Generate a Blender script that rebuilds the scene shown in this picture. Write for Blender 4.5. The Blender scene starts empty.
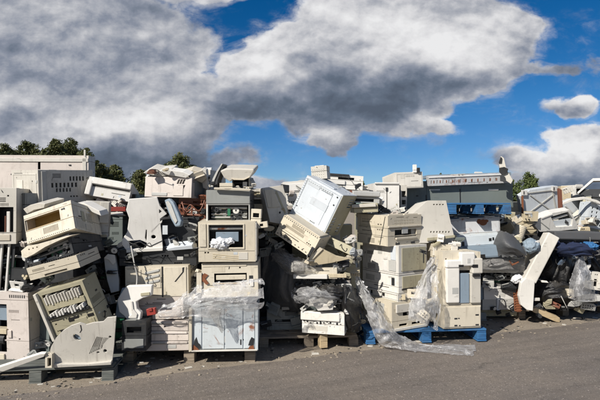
import bpy, bmesh, math, random
from mathutils import Vector, Matrix, noise
from mathutils.geometry import tessellate_polygon
random.seed(7)
R = math.radians
scene = bpy.context.scene
COL = scene.collection

# ------------------------------------------------------------------ camera
F, CX, CY, EYE, HOR = 450.0, 300.0, 200.0, 1.5, 205.0
PITCH = math.atan((HOR - CY) / F)
cam_d = bpy.data.cameras.new('camera'); cam = bpy.data.objects.new('camera', cam_d); COL.objects.link(cam)
cam.location = (0, 0, EYE); cam.rotation_euler = (R(90) + PITCH, 0, 0)
cam_d.lens = F / 600 * 36; cam_d.sensor_width = 36; cam_d.clip_end = 3000; cam_d.clip_start = 0.05
scene.camera = cam
FWD = Vector((0, math.cos(PITCH), math.sin(PITCH))); UP = Vector((0, -math.sin(PITCH), math.cos(PITCH)))
def ray(px, py): return Vector((1, 0, 0)) * ((px - CX) / F) + UP * (-(py - CY) / F) + FWD
def P(px, py, D): return Vector((0, 0, EYE)) + ray(px, py) * D
SHIFT = 0.0
class G(float): pass
def sh(D): return D if isinstance(D, G) else D + SHIFT
def gd(py): return G(EYE * F / (py - HOR))          # distance of the ground seen at that row

# ------------------------------------------------------------------ materials
class NT:
    def __init__(s, tree): s.t = tree
    def n(s, kind, **kw):
        x = s.t.nodes.new(kind)
        for k, v in kw.items(): setattr(x, k, v)
        return x
    def l(s, a, b): s.t.links.new(a, b)
    def setin(s, node, i, v):
        if hasattr(v, 'is_linked') or hasattr(v, 'links'): s.l(v, node.inputs[i])
        else: node.inputs[i].default_value = v
    def math(s, op, a, b=0.0, c=None, clamp=False):
        m = s.n('ShaderNodeMath', operation=op); m.use_clamp = clamp
        s.setin(m, 0, a); s.setin(m, 1, b)
        if c is not None: s.setin(m, 2, c)
        return m.outputs[0]
    def mr(s, v, a, b, c=0.0, d=1.0, smooth=False):
        m = s.n('ShaderNodeMapRange'); m.clamp = True
        if smooth: m.interpolation_type = 'SMOOTHSTEP'
        s.setin(m, 0, v)
        for i, q in enumerate((a, b, c, d)): m.inputs[i + 1].default_value = q
        return m.outputs[0]
    def mix(s, f, a, b):
        m = s.n('ShaderNodeMix', data_type='RGBA')
        s.setin(m, 0, f)
        for i, q in ((6, a), (7, b)):
            if isinstance(q, tuple): q = (*q, 1) if len(q) == 3 else q
            s.setin(m, i, q)
        return m.outputs[2]
    def noise(s, vec, scale, detail=4, rough=.55, dist=0.0):
        m = s.n('ShaderNodeTexNoise'); s.l(vec, m.inputs['Vector'])
        m.inputs['Scale'].default_value = scale; m.inputs['Detail'].default_value = detail
        m.inputs['Roughness'].default_value = rough; m.inputs['Distortion'].default_value = dist
        return m.outputs[0]
    def vscale(s, vec, sc):
        m = s.n('ShaderNodeVectorMath', operation='MULTIPLY'); s.l(vec, m.inputs[0]); m.inputs[1].default_value = sc
        return m.outputs[0]

def newmat(name):
    m = bpy.data.materials.new(name); m.use_nodes = True; t = m.node_tree
    nt = NT(t); b = t.nodes['Principled BSDF']
    return m, nt, b
def objvec(nt):
    tc = nt.n('ShaderNodeTexCoord'); oi = nt.n('ShaderNodeObjectInfo')
    v = nt.n('ShaderNodeVectorMath', operation='MULTIPLY_ADD')
    cx = nt.n('ShaderNodeCombineXYZ')
    for i in range(3): nt.l(oi.outputs['Random'], cx.inputs[i])
    nt.l(cx.outputs[0], v.inputs[0]); v.inputs[1].default_value = (37, 53, 71); nt.l(tc.outputs['Object'], v.inputs[2])
    return v.outputs[0], oi.outputs['Random']

def plastic(name, col, dirt=.5, rough=.5, dirtcol=(.10, .075, .05), var=.12, metal=0.0, bump=.12, rust=0.0):
    m, nt, b = newmat(name)
    v, rnd = objvec(nt)
    n1 = nt.noise(v, 2.3, 5, .6)
    c = nt.mix(nt.mr(n1, .3, .7), tuple(x * (1 - var) for x in col), tuple(min(1, x * (1 + var)) for x in col))
    # each object a slightly different age of plastic
    c = nt.mix(nt.mr(rnd, 0, 1, 0, .30), c, (col[0] * .92, col[1] * .87, col[2] * .76))
    r2 = nt.math('FRACT', nt.math('MULTIPLY', rnd, 7.31)); r3 = nt.math('FRACT', nt.math('MULTIPLY', rnd, 13.7))
    c = nt.mix(nt.mr(r3, 0, 1, 0, .34), c, tuple(x * .52 for x in col))
    # grime blotches, scuffs and run-down streaks
    n2 = nt.noise(v, 9, 9, .75, .15)
    f2 = nt.mr(n2, .56, .80, 0, dirt * .7)
    n3 = nt.noise(nt.vscale(v, (16, 16, 1.7)), 1.6, 5, .6)
    f3 = nt.mr(n3, .56, .80, 0, dirt * .7)
    n4 = nt.noise(nt.vscale(v, (3, 60, 9)), 3.0, 3, .5)
    f4 = nt.mr(n4, .67, .70, 0, dirt * .55)
    f5 = nt.mr(nt.noise(v, 140, 2, .5), .66, .74, 0, dirt * .5)
    f = nt.math('MAXIMUM', nt.math('MAXIMUM', f2, f3), nt.math('MAXIMUM', f4, f5))
    f = nt.math('MULTIPLY', f, nt.mr(r2, 0, 1, .5, 1.9), clamp=True)
    c = nt.mix(f, c, dirtcol)
    if rust > 0:
        nr = nt.noise(v, 5.0, 8, .7, 1.0)
        c = nt.mix(nt.mr(nr, .60 - rust * .1, .68, 0, .95), c, (.22, .07, .025))
    nt.l(c, b.inputs['Base Color'])
    nt.l(nt.mr(n2, .35, .7, rough - .08, rough + .3), b.inputs['Roughness'])
    b.inputs['Metallic'].default_value = metal
    bp = nt.n('ShaderNodeBump'); bp.inputs['Strength'].default_value = bump; bp.inputs['Distance'].default_value = .006
    nt.l(nt.noise(v, 11, 6, .65), bp.inputs['Height']); nt.l(bp.outputs[0], b.inputs['Normal'])
    return m

M = {}
M['white'] = plastic('white_plastic', (.69, .675, .64), .45)
M['offwhite'] = plastic('offwhite_plastic', (.58, .555, .50), .55)
M['cream'] = plastic('cream_plastic', (.60, .545, .44), .55)
M['tan'] = plastic('tan_plastic', (.50, .43, .30), .55)
M['yellow'] = plastic('yellow_brown_plastic', (.36, .23, .065), .5)
M['pink'] = plastic('pinkish_plastic', (.57, .515, .475), .55)
M['khaki'] = plastic('khaki_plastic', (.40, .37, .26), .6)
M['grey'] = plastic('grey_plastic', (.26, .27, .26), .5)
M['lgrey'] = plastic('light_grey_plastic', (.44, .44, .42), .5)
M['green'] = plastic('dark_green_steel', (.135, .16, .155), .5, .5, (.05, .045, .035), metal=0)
M['dark'] = plastic('charcoal_plastic', (.022, .024, .027), .6, .45, (.07, .06, .05))  # charcoal plastic, darkened further so its colour deepens the shade in gaps
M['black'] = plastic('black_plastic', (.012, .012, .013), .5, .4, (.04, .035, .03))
M['bwhite'] = plastic('bluish_white_steel', (.55, .60, .635), .4, .4, rust=.12)
M['bwhite2'] = plastic('clean_bluish_white_steel', (.53, .57, .61), .3, .4)
M['rusty'] = plastic('rusty_white_steel', (.55, .56, .57), .5, .5, rust=.45)
M['bgrey'] = plastic('blue_grey_plastic', (.21, .27, .33), .5)
M['slate'] = plastic('slate_blue_plastic', (.07, .10, .15), .5)
M['blue'] = plastic('blue_painted_wood', (.02, .13, .32), .6, .65)
M['navy'] = plastic('navy_fabric', (.008, .017, .055), .3, .8)
M['red'] = plastic('red_plastic', (.26, .028, .02), .3, .4)
M['dslab'] = plastic('dark_grey_slab', (.085, .088, .095), .5)
M['rred'] = plastic('rust_brown_panel', (.16, .055, .03), .5, .6)
M['orange'] = plastic('rust_orange_plastic', (.17, .058, .03), .7, .35)
M['steel'] = plastic('dull_steel', (.42, .42, .40), .5, .35, metal=.8, rust=.2)
M['rust'] = plastic('rusted_steel', (.20, .07, .03), .6, .8, rust=.5)
M['board'] = plastic('circuit_board_green', (.02, .16, .08), .3, .4)
M['paper'] = plastic('crumpled_white_paper', (.75, .76, .78), .2, .8)
M['cable'] = plastic('black_cable', (.015, .015, .015), .2, .45)
M['cablew'] = plastic('grey_cable', (.45, .44, .42), .3, .5)

def woodmat(name, col, col2):
    m, nt, b = newmat(name); v, rnd = objvec(nt)
    g = nt.noise(nt.vscale(v, (3, 40, 40)), 2.2, 6, .6)
    c = nt.mix(nt.mr(g, .35, .65), col, col2)
    c = nt.mix(nt.mr(nt.noise(v, 4, 6, .7), .5, .75, 0, .7), c, (.05, .045, .04))
    nt.l(c, b.inputs['Base Color']); b.inputs['Roughness'].default_value = .85
    bp = nt.n('ShaderNodeBump'); bp.inputs['Strength'].default_value = .5; bp.inputs['Distance'].default_value = .004
    nt.l(g, bp.inputs['Height']); nt.l(bp.outputs[0], b.inputs['Normal'])
    return m
M['wood'] = woodmat('weathered_pallet_wood', (.17, .135, .10), (.30, .25, .19))
M['woodg'] = woodmat('damp_green_grey_wood', (.07, .08, .075), (.15, .155, .14))
M['blue'] = woodmat('worn_blue_painted_wood', (.012, .075, .20), (.035, .15, .33))
M['woody'] = woodmat('fresh_yellow_wood', (.40, .30, .17), (.52, .41, .26))

def glassmat():
    m, nt, b = newmat('dirty_glass')
    b.inputs['Base Color'].default_value = (.35, .42, .47, 1); b.inputs['Roughness'].default_value = .12
    b.inputs['Alpha'].default_value = .45
    return m
M['glass'] = glassmat()
def darkglass():
    m, nt, b = newmat('dark_glass')
    b.inputs['Base Color'].default_value = (.02, .03, .035, 1); b.inputs['Roughness'].default_value = .08
    return m
M['dglass'] = darkglass()
def filmmat(name='stretch_film', dens=.34, col=(.95, .95, .96)):
    m, nt, b = newmat(name); out = nt.t.nodes['Material Output']
    uv = nt.n('ShaderNodeUVMap').outputs[0]
    f1 = nt.noise(nt.vscale(uv, (2.2, 26, 1)), 1.0, 7, .62, .9)        # long tension folds
    f2 = nt.noise(nt.vscale(uv, (9, 30, 1)), 1.6, 6, .6, 1.2)
    r1 = nt.math('ABSOLUTE', nt.math('SUBTRACT', f1, .5)); r2 = nt.math('ABSOLUTE', nt.math('SUBTRACT', f2, .5))
    pz = nt.noise(nt.vscale(uv, (5, 9, 1)), 1.0, 4, .6)
    hgt = nt.math('ADD', r1, nt.math('MULTIPLY', r2, .5))
    bp = nt.n('ShaderNodeBump'); bp.inputs['Strength'].default_value = 1; bp.inputs['Distance'].default_value = .03
    nt.l(hgt, bp.inputs['Height'])
    b.inputs['Base Color'].default_value = (*col, 1); b.inputs['Roughness'].default_value = .25; nt.l(bp.outputs[0], b.inputs['Normal'])
    tl = nt.n('ShaderNodeBsdfTranslucent'); tl.inputs[0].default_value = (*col, 1)
    tr = nt.n('ShaderNodeBsdfTransparent'); tr.inputs[0].default_value = (.96, .96, .96, 1)
    gl = nt.n('ShaderNodeBsdfGlossy'); gl.inputs['Roughness'].default_value = .15; nt.l(bp.outputs[0], gl.inputs['Normal'])
    mx = nt.n('ShaderNodeMixShader'); mx.inputs[0].default_value = .4; nt.l(b.outputs[0], mx.inputs[1]); nt.l(tl.outputs[0], mx.inputs[2])
    ms = nt.n('ShaderNodeMixShader'); ms2 = nt.n('ShaderNodeMixShader')
    al = nt.math('ADD', nt.mr(pz, .35, .68, dens - .14, dens + .22), nt.math('ADD', nt.mr(r1, 0, .022, .55, 0), nt.mr(r2, 0, .012, .35, 0)), clamp=True)  # narrow ridges turn whiter and more opaque: glints painted along the creases
    nt.l(al, ms.inputs[0]); nt.l(tr.outputs[0], ms.inputs[1]); nt.l(mx.outputs[0], ms.inputs[2])
    ms2.inputs[0].default_value = .13; nt.l(ms.outputs[0], ms2.inputs[1]); nt.l(gl.outputs[0], ms2.inputs[2]); nt.l(ms2.outputs[0], out.inputs['Surface'])
    return m
M['film'] = filmmat()
M['filmd'] = filmmat('dusty_stretch_film', .36, (.62, .60, .57))
def bagmat(name, col, rough):
    m, nt, b = newmat(name); tc = nt.n('ShaderNodeTexCoord')
    b.inputs['Base Color'].default_value = (*col, 1)
    n1 = nt.noise(tc.outputs['Object'], 14, 7, .65, 1.2)
    nr = nt.math('ABSOLUTE', nt.math('SUBTRACT', n1, .5))
    nt.l(nt.mix(nt.mr(nt.noise(tc.outputs['Object'], 6, 6, .7), .5, .72, 0, .6), col, (.10, .09, .075)), b.inputs['Base Color'])
    b.inputs['Roughness'].default_value = rough
    bp = nt.n('ShaderNodeBump'); bp.inputs['Strength'].default_value = .8; bp.inputs['Distance'].default_value = .02
    nt.l(nr, bp.inputs['Height']); nt.l(bp.outputs[0], b.inputs['Normal'])
    return m
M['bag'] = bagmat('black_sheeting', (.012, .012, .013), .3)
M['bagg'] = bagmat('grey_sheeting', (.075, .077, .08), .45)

# ------------------------------------------------------------------ mesh builder
class B:
    def __init__(s): s.bm = bmesh.new()
    def hexa(s, c):          # 8 corners: bottom 4 ccw, top 4 ccw
        v = [s.bm.verts.new(p) for p in c]
        for f in ((0, 3, 2, 1), (4, 5, 6, 7), (0, 1, 5, 4), (1, 2, 6, 5), (2, 3, 7, 6), (3, 0, 4, 7)):
            s.bm.faces.new([v[i] for i in f])
    def box(s, x0, x1, y0, y1, z0, z1):
        s.hexa([(x0, y0, z0), (x1, y0, z0), (x1, y1, z0), (x0, y1, z0), (x0, y0, z1), (x1, y0, z1), (x1, y1, z1), (x0, y1, z1)])
        return s
    def plate(s, fr, outer, holes, c0, c1):   # outline + holes in face metres, between heights c0 and c1 along the normal
        o, u, v, n = fr
        loops = [list(outer)] + [list(h) for h in holes]
        tris = tessellate_polygon([[Vector((a, b, 0)) for a, b in lp] for lp in loops])
        flat = [q for lp in loops for q in lp]
        va = [s.bm.verts.new(o + u * a + v * b + n * c1) for a, b in flat]
        vb = [s.bm.verts.new(o + u * a + v * b + n * c0) for a, b in flat]
        new = []
        for t in tris:
            try:
                new.append(s.bm.faces.new([va[i] for i in t])); new.append(s.bm.faces.new([vb[i] for i in reversed(t)]))
            except ValueError: pass
        k = 0
        for lp in loops:
            m_ = len(lp)
            for i in range(m_):
                a, b = k + i, k + (i + 1) % m_
                try: new.append(s.bm.faces.new((va[a], vb[a], vb[b], va[b])))
                except ValueError: pass
            k += m_
        bmesh.ops.recalc_face_normals(s.bm, faces=new)
        bmesh.ops.dissolve_limit(s.bm, angle_limit=.001, verts=va + vb, edges=list({e for f in new for e in f.edges}))
    def tube(s, pts, r, seg=8, r2=None):
        pts = [Vector(p) for p in pts]; rings = []
        prev = None
        for i, p in enumerate(pts):
            d = (pts[min(i + 1, len(pts) - 1)] - pts[max(i - 1, 0)]).normalized()
            a = prev if prev else (Vector((0, 0, 1)) if abs(d.z) < .9 else Vector((1, 0, 0)))
            x = (a - d * a.dot(d)).normalized(); prev = x; y = d.cross(x)
            rr = r if r2 is None else r + (r2 - r) * i / (len(pts) - 1)
            rings.append([s.bm.verts.new(p + x * (rr * math.cos(2 * math.pi * k / seg)) + y * (rr * math.sin(2 * math.pi * k / seg))) for k in range(seg)])
        for a, b in zip(rings, rings[1:]):
            for k in range(seg): s.bm.faces.new((a[k], a[(k + 1) % seg], b[(k + 1) % seg], b[k]))
        s.bm.faces.new(rings[0][::-1]); s.bm.faces.new(rings[-1])
        return s
    def gear(s, c, ax, r, t, teeth=14):
        c = Vector(c); ax = Vector(ax).normalized(); x = ax.orthogonal().normalized(); y = ax.cross(x)
        out = []
        for i in range(teeth * 2):
            rr = r if i % 2 else r * .86; a = math.pi * i / teeth
            out.append((rr * math.cos(a), rr * math.sin(a)))
        hole = [(r * .3 * math.cos(a * .7854), r * .3 * math.sin(a * .7854)) for a in range(8)]
        s.plate((c, x, y, ax), out, [hole], 0, t)
    def build(s, name, mat, parent=None, bevel=0.0, smooth=False, seg=2):
        me = bpy.data.meshes.new(name); s.bm.to_mesh(me); s.bm.free()
        if isinstance(mat, str): mat = M[mat]
        me.materials.append(mat)
        if smooth:
            for p in me.polygons: p.use_smooth = True
        o = bpy.data.objects.new(name, me); COL.objects.link(o)
        if parent: o.parent = parent
        if bevel > 0:
            md = o.modifiers.new('bevel', 'BEVEL'); md.width = bevel; md.segments = seg; md.limit_method = 'ANGLE'; md.angle_limit = R(40)
            md.use_clamp_overlap = True
        return o

def tag(o, label=None, cat=None, group=None, kind=None):
    if label: o['label'] = label
    if cat: o['category'] = cat
    if group: o['group'] = group
    if kind: o['kind'] = kind
    return o

def rect(a0, b0, a1, b1): return [(a0, b0), (a1, b0), (a1, b1), (a0, b1)]
def ROT(yaw, tilt, roll):
    return Matrix.Rotation(R(-roll), 3, 'Y') @ Matrix.Rotation(R(tilt), 3, 'X') @ Matrix.Rotation(R(yaw), 3, 'Z')

class T:
    """a thing: px,py = where the centre of its front face is seen, D its distance, wp,hp its front size seen at that distance, d its depth in metres.
    tilt > 0 shows the top, roll > 0 lifts the right side, yaw > 0 turns the front to the right"""
    def __init__(s, name, label, cat, px, py, D, wp, hp, d, yaw=0, tilt=0, roll=0, group=None):
        D = sh(D)
        s.w, s.h, s.d = wp * D / F, hp * D / F, d
        Rm = ROT(yaw, tilt, roll)
        c = P(px, py, D); loc = c - Rm @ Vector((0, -d / 2, s.h / 2))
        o = bpy.data.objects.new(name, None); COL.objects.link(o); o.empty_display_size = .1
        o.matrix_world = Matrix.Translation(loc) @ Rm.to_4x4()
        tag(o, label, cat, group); s.root = o; s.rnd = random.Random(hash((px, py, wp)) & 0xffff)
    def fr(s, side):
        w, h, d = s.w, s.h, s.d; X, Y, Z = Vector((1, 0, 0)), Vector((0, 1, 0)), Vector((0, 0, 1))
        return {'f': (Vector((-w/2, -d/2, 0)), X, Z, -Y, w, h), 'r': (Vector((w/2, -d/2, 0)), Y, Z, X, d, h),
                'l': (Vector((-w/2, d/2, 0)), -Y, Z, -X, d, h), 'k': (Vector((w/2, d/2, 0)), -X, Z, Y, w, h),
                't': (Vector((-w/2, -d/2, h)), X, Y, Z, w, d), 'b': (Vector((-w/2, d/2, 0)), X, -Y, -Z, w, d)}[side]
    def shell(s, mat, zs=(), holes=None, th=.012, cav=None, name='body', core='black', bevel=.003, skip='', auto=1):
        holes = {k_: list(v_) for k_, v_ in (holes or {}).items()}; b = B(); g = .0022; later = []
        if auto: later = s.auto_detail(holes, mat, zs)
        w, h, d = s.w, s.h, s.d
        cuts = [0] + [z * h for z in zs] + [h]
        for side in 'frlktb':
            if side in skip: continue
            o, u, v, n, W, H = s.fr(side)
            hl = holes.get(side, [])
            if side in 'tb': rects = [(th + g, th + g, W - th - g, H - th - g)]
            else:
                a = 0 if side in 'fk' else th + g
                rects = [(a, c0 + (g if i else 0), W - a, c1 - (g if i < len(cuts) - 2 else 0)) for i, (c0, c1) in enumerate(zip(cuts, cuts[1:]))]
            for r0 in rects:
                hs = []
                for q in hl:
                    m0 = (q[0] * W, q[1] * H, q[2] * W, q[3] * H)
                    m0 = (max(m0[0], r0[0] + .003), max(m0[1], r0[1] + .003), min(m0[2], r0[2] - .003), min(m0[3], r0[3] - .003))
                    if m0[2] - m0[0] > .002 and m0[3] - m0[1] > .0015: hs.append(rect(*m0))
                b.plate((o, u, v, n), rect(*r0), hs, -th, 0)
        ob = b.build(name, mat, s.root, bevel)
        c = B(); cv = th if cav is None else cav
        c.box(-w/2 + th, w/2 - th, -d/2 + cv, d/2 - th, th, h - th)
        c.build('inner_core', core, s.root)  # solid core, black by default: shade inside openings put into its colour
        for q in later: q()
        return ob
    def auto_detail(s, holes, mat, zs):
        """ports, vents, plates, stickers and scuffs in the free patches of each face"""
        r = s.rnd; later = []
        for side in 'flrt':
            o, u, v, n, W, H = s.fr(side)
            if W < .11 or H < .06 or W * H < .012: continue
            used = list(holes.get(side, [])); first = len(used); add_ = []
            big = max(2, min(9, int(W * H / .016)))
            for k in range(big):
                kind = r.choice(['vent', 'vent', 'ports', 'plate', 'plate', 'sticker', 'slot', 'scuff', 'scuff', 'square'])
                w_, h_ = {'vent': (r.uniform(.07, .16), r.uniform(.02, .06)), 'ports': (r.uniform(.04, .1), .015), 'plate': (r.uniform(.05, .22), r.uniform(.03, .12)), 'sticker': (r.uniform(.015, .05), r.uniform(.01, .03)),
                          'slot': (r.uniform(.06, .2), .006), 'scuff': (r.uniform(.01, .05), r.uniform(.004, .012)), 'square': (.016, .014)}[kind]
                fu, fv = w_ / W, h_ / H
                if fu > .8 or fv > .7: continue
                for _ in range(8):
                    a = r.uniform(.05, .95 - fu); c = r.uniform(.05, .95 - fv); q = (a, c, a + fu, c + fv)
                    if all(q[2] + .02 < x[0] or q[0] - .02 > x[2] or q[3] + .02 < x[1] or q[1] - .02 > x[3] for x in used) and not any(c < z < c + fv for z in zs): break
                else: continue
                used.append(q)
                if kind == 'vent': add_ += slots(*q, max(3, int(w_ / .011)), 1, .5, 1) if r.random() < .6 else slots(*q, 1, max(2, int(h_ / .011)), 1, .5)
                elif kind == 'ports': add_ += slots(*q, r.randint(2, 4), 1, .6, 1)
                elif kind in ('slot', 'square'): add_.append(q)
                elif kind == 'plate': later.append(lambda q=q, side=side: s.blk(side, *q, r.choice([.002, .004, .007]), 'cover_plate', r.choice([mat, mat, mat, 'lgrey', 'offwhite'] if mat not in ('dark', 'black', 'green') else [mat, 'grey'])))
                elif kind == 'sticker': later.append(lambda q=q, side=side: s.blk(side, *q, .0012, 'sticker', r.choice(['white', 'lgrey', 'khaki', 'bwhite2', 'dark']), bevel=0))
                elif kind == 'scuff' and mat not in ('dark', 'black'):
                    def sc(q=q, side=side):
                        o, u, v, n, W, H = s.fr(side); bb = B(); m_ = ((q[0]+q[2])/2*W, (q[1]+q[3])/2*H); rw, rh = (q[2]-q[0])*W/2, (q[3]-q[1])*H/2; t0 = r.uniform(0, 3)
                        pts = []
                        for i in range(7):
                            an = i * .8976; k_ = r.uniform(.5, 1.1); x, y = rw*k_*math.cos(an), rh*k_*math.sin(an); pts.append((m_[0] + x*math.cos(t0) - y*math.sin(t0), m_[1] + x*math.sin(t0) + y*math.cos(t0)))
                        bb.plate((o, u, v, n), pts, [], .0, .0008); bb.build('chipped_spot', 'dark', s.root)
                    later.append(sc)
            holes[side] = holes.get(side, []) + add_
        return later

    def blk(s, side, u0, v0, u1, v1, out, name, mat, inn=0.0, bevel=.004, parent=None):
        o, u, v, n, W, H = s.fr(side); b = B()
        b.plate((o, u, v, n), rect(u0 * W, v0 * H, u1 * W, v1 * H), [], -inn, out)
        return b.build(name, mat, parent or s.root, bevel)
    def many(s, side, rects, out, name, mat, inn=0.0, bevel=.0015):
        o, u, v, n, W, H = s.fr(side); b = B()
        for (u0, v0, u1, v1) in rects: b.plate((o, u, v, n), rect(u0 * W, v0 * H, u1 * W, v1 * H), [], -inn, out)
        return b.build(name, mat, s.root, bevel)
    def pframe(s, side, u0, v0, u1, v1, t, out, name, mat, inn=0.0, bevel=.003):   # raised frame
        o, u, v, n, W, H = s.fr(side); b = B()
        b.plate((o, u, v, n), rect(u0*W, v0*H, u1*W, v1*H), [rect(u0*W+t, v0*H+t, u1*W-t, v1*H-t)], -inn, out)
        return b.build(name, mat, s.root, bevel)
    def rollers(s, side, u0, u1, vs, r, c, name='roller', mat='dark'):
        o, u, v, n, W, H = s.fr(side)
        for q in vs:
            b = B(); b.tube([o + u*u0*W + v*q*H + n*c, o + u*u1*W + v*q*H + n*c], r, 12); b.build(name, mat, s.root, smooth=False)
    def each(s, side, rects, out, name, mat, inn=0.0, parent=None):
        for r_ in rects: s.blk(side, *r_, out, name, mat, inn, .001, parent)
    def screws(s, side, pts, r=.006, mat='dark'):
        o, u, v, n, W, H = s.fr(side); b = B()
        for a, c in pts: b.tube([o + u*a*W + v*c*H + n*.0005, o + u*a*W + v*c*H + n*.004], r, 8)
        return b.build('screw_heads', mat, s.root)

def slots(u0, v0, u1, v1, nu, nv, fu=.6, fv=.6):
    out = []; du = (u1 - u0) / nu; dv = (v1 - v0) / nv
    for i in range(nu):
        for j in range(nv): out.append((u0 + i*du, v0 + j*dv, u0 + (i + fu)*du, v0 + (j + fv)*dv))
    return out
def teeth_rects(u0, v0, u1, v1, n, jit=0, rnd=random):
    d = (u1 - u0) / n
    return [(u0 + i*d, v0 + rnd.random()*jit, u0 + (i + .5)*d, v1 - rnd.random()*jit) for i in range(n)]

def panel(name, label, cat, pts, D, th, mat, yaw=0, tilt=0, roll=0, holes=(), group=None, bevel=.004, parent=None, rim=0.0):
    """a cover traced from its outline, standing at its own distance and turned by its own angles; th is its real thickness"""
    D = sh(D); Rm = ROT(yaw, tilt, roll)
    ys = [q[1] for q in pts]; xs = [q[0] for q in pts]
    c = P((min(xs) + max(xs)) / 2, (min(ys) + max(ys)) / 2, D); n = Rm @ Vector((0, -1, 0))
    def loc(q):
        r = ray(*q); e = Vector((0, 0, EYE)); t = (c - e).dot(n) / r.dot(n); p = Rm.transposed() @ (e + r * t - c); return (p.x, p.z)
    out = [loc(q) for q in pts]; hs = [[loc(q) for q in h] for h in holes]
    z0 = min(q[1] for q in out)
    out = [(a, b - z0) for a, b in out]; hs = [[(a, b - z0) for a, b in h] for h in hs]
    bb = B(); fr = (Vector((0, 0, 0)), Vector((1, 0, 0)), Vector((0, 0, 1)), Vector((0, -1, 0)))
    bb.plate(fr, out, hs, -th, 0)
    if rim:
        cx = sum(q[0] for q in out) / len(out); cz = sum(q[1] for q in out) / len(out)
        inn = [(cx + (a - cx) * rim, cz + (b_ - cz) * rim) for a, b_ in out]
        bb.plate(fr, out, [inn], .0, .012)
    o = bb.build(name, mat, None, bevel)
    o.matrix_world = Matrix.Translation(c + Rm @ Vector((0, 0, z0))) @ Rm.to_4x4()
    tag(o, label, cat, group)
    o['_z'] = 0.0; del o['_z']
    return o, loc, z0
def ell(cx, cy, rx, ry, n=14, a0=0, rot=0):
    c, s_ = math.cos(R(rot)), math.sin(R(rot)); out = []
    for i in range(n):
        x, y = rx * math.cos(2*math.pi*i/n + a0), ry * math.sin(2*math.pi*i/n + a0)
        out.append((cx + x*c - y*s_, cy + x*s_ + y*c))
    return out
def sub(pan, name, pts, out, mat, inn=0.0, bevel=.002, holes=()):      # a raised piece on a traced panel
    o, loc, z0 = pan; b = B()
    fr = (Vector((0, 0, 0)), Vector((1, 0, 0)), Vector((0, 0, 1)), Vector((0, -1, 0)))
    f = lambda L: [(a, c - z0) for a, c in (loc(q) for q in L)]
    b.plate(fr, f(pts), [f(h) for h in holes], -inn, out)
    return b.build(name, mat, o, bevel)

# ------------------------------------------------------------------ film, bags, cables
def fbm(p, o=4):
    s_ = 0; a = 1
    for _ in range(o): s_ += a * noise.noise(p); p = p * 2.1; a *= .5
    return s_
def ridge(p, o=3):
    s_ = 0; a = 1
    for _ in range(o): s_ += a * (1 - 2.2 * abs(noise.noise(p))); p = p * 2.2 + Vector((3, 1, 7)); a *= .5
    return s_
def film(name, label, rows, nu, nv, amp=.03, freq=9, mat='film', torn=.0, group=None, cat='plastic film', sd=0, along='u', fold=1.0):
    """a thin sheet through rows of (px,py,D) points, gathered into long folds and then creased"""
    pr = [[P(q[0], q[1], sh(q[2])) for q in r] for r in rows]
    def cat_(a, t):
        n = len(a) - 1; x = t * n; i = min(int(x), n - 1); f = x - i
        p0, p1, p2, p3 = a[max(i-1, 0)], a[i], a[i+1], a[min(i+2, n)]
        return .5 * ((2*p1) + (p2-p0)*f + (2*p0-5*p1+4*p2-p3)*f*f + (3*p1-p0-3*p2+p3)*f**3)
    lu = sum((pr[0][i+1] - pr[0][i]).length for i in range(len(pr[0]) - 1)); lv = sum((pr[i+1][0] - pr[i][0]).length for i in range(len(pr) - 1))
    bm = bmesh.new(); g = []; uvs = {}
    base = pr[0][0].copy()
    for j in range(nv + 1):
        line = []
        for i in range(nu + 1):
            u, v = i / nu, j / nv
            p = cat_([cat_(r, u) for r in pr], v)
            a_, c_ = (u * lu, v * lv) if along == 'u' else (v * lv, u * lu)
            q = Vector((a_ * freq * .16, c_ * freq, sd * 3.7))
            q = q + Vector((0, noise.noise(Vector((a_ * 4, c_ * 3, sd))) * 1.1, 0))
            e = min(u, 1-u, v, 1-v); k = .4 + .6 * min(1, e * 6)
            fd = fold * (ridge(q, 2) - .7) + .3 * noise.noise(Vector((a_ * freq * 1.2, c_ * freq * 1.5, sd)))
            p = p + Vector((noise.noise(q * .7) * amp * .5, -fd * amp, noise.noise(q + Vector((4, 4, 4))) * amp * .4)) * k
            if e == 0: p += Vector((noise.noise(Vector((a_*25, c_*25, sd))), noise.noise(Vector((a_*15, c_*15, 5))), noise.noise(Vector((a_*22, c_*22, 9))))) * amp * .9
            if p.z < .008: p.z = .008 + abs(noise.noise(q * 2)) * amp * .5
            vt = bm.verts.new(p - base); line.append(vt); uvs[vt] = (a_ * 2, c_ * 2)
        g.append(line)
    uvl = bm.loops.layers.uv.new('UVMap')
    for j in range(nv):
        for i in range(nu):
            u, v = (i + .5) / nu, (j + .5) / nv; e = min(u, 1-u, v, 1-v)
            if torn and noise.noise(Vector((u * 9, v * 7, sd + 3.3))) > .2 + e * 1.1 + (.25 if e > .15 else 0): continue
            f = bm.faces.new((g[j][i], g[j][i+1], g[j+1][i+1], g[j+1][i]))
            for lp in f.loops: lp[uvl].uv = uvs[lp.vert]
    me = bpy.data.meshes.new(name); bm.to_mesh(me); bm.free(); me.materials.append(M[mat])
    for p in me.polygons: p.use_smooth = True
    o = bpy.data.objects.new(name, me); COL.objects.link(o); o.location = base
    return tag(o, label, cat, group)
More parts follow.
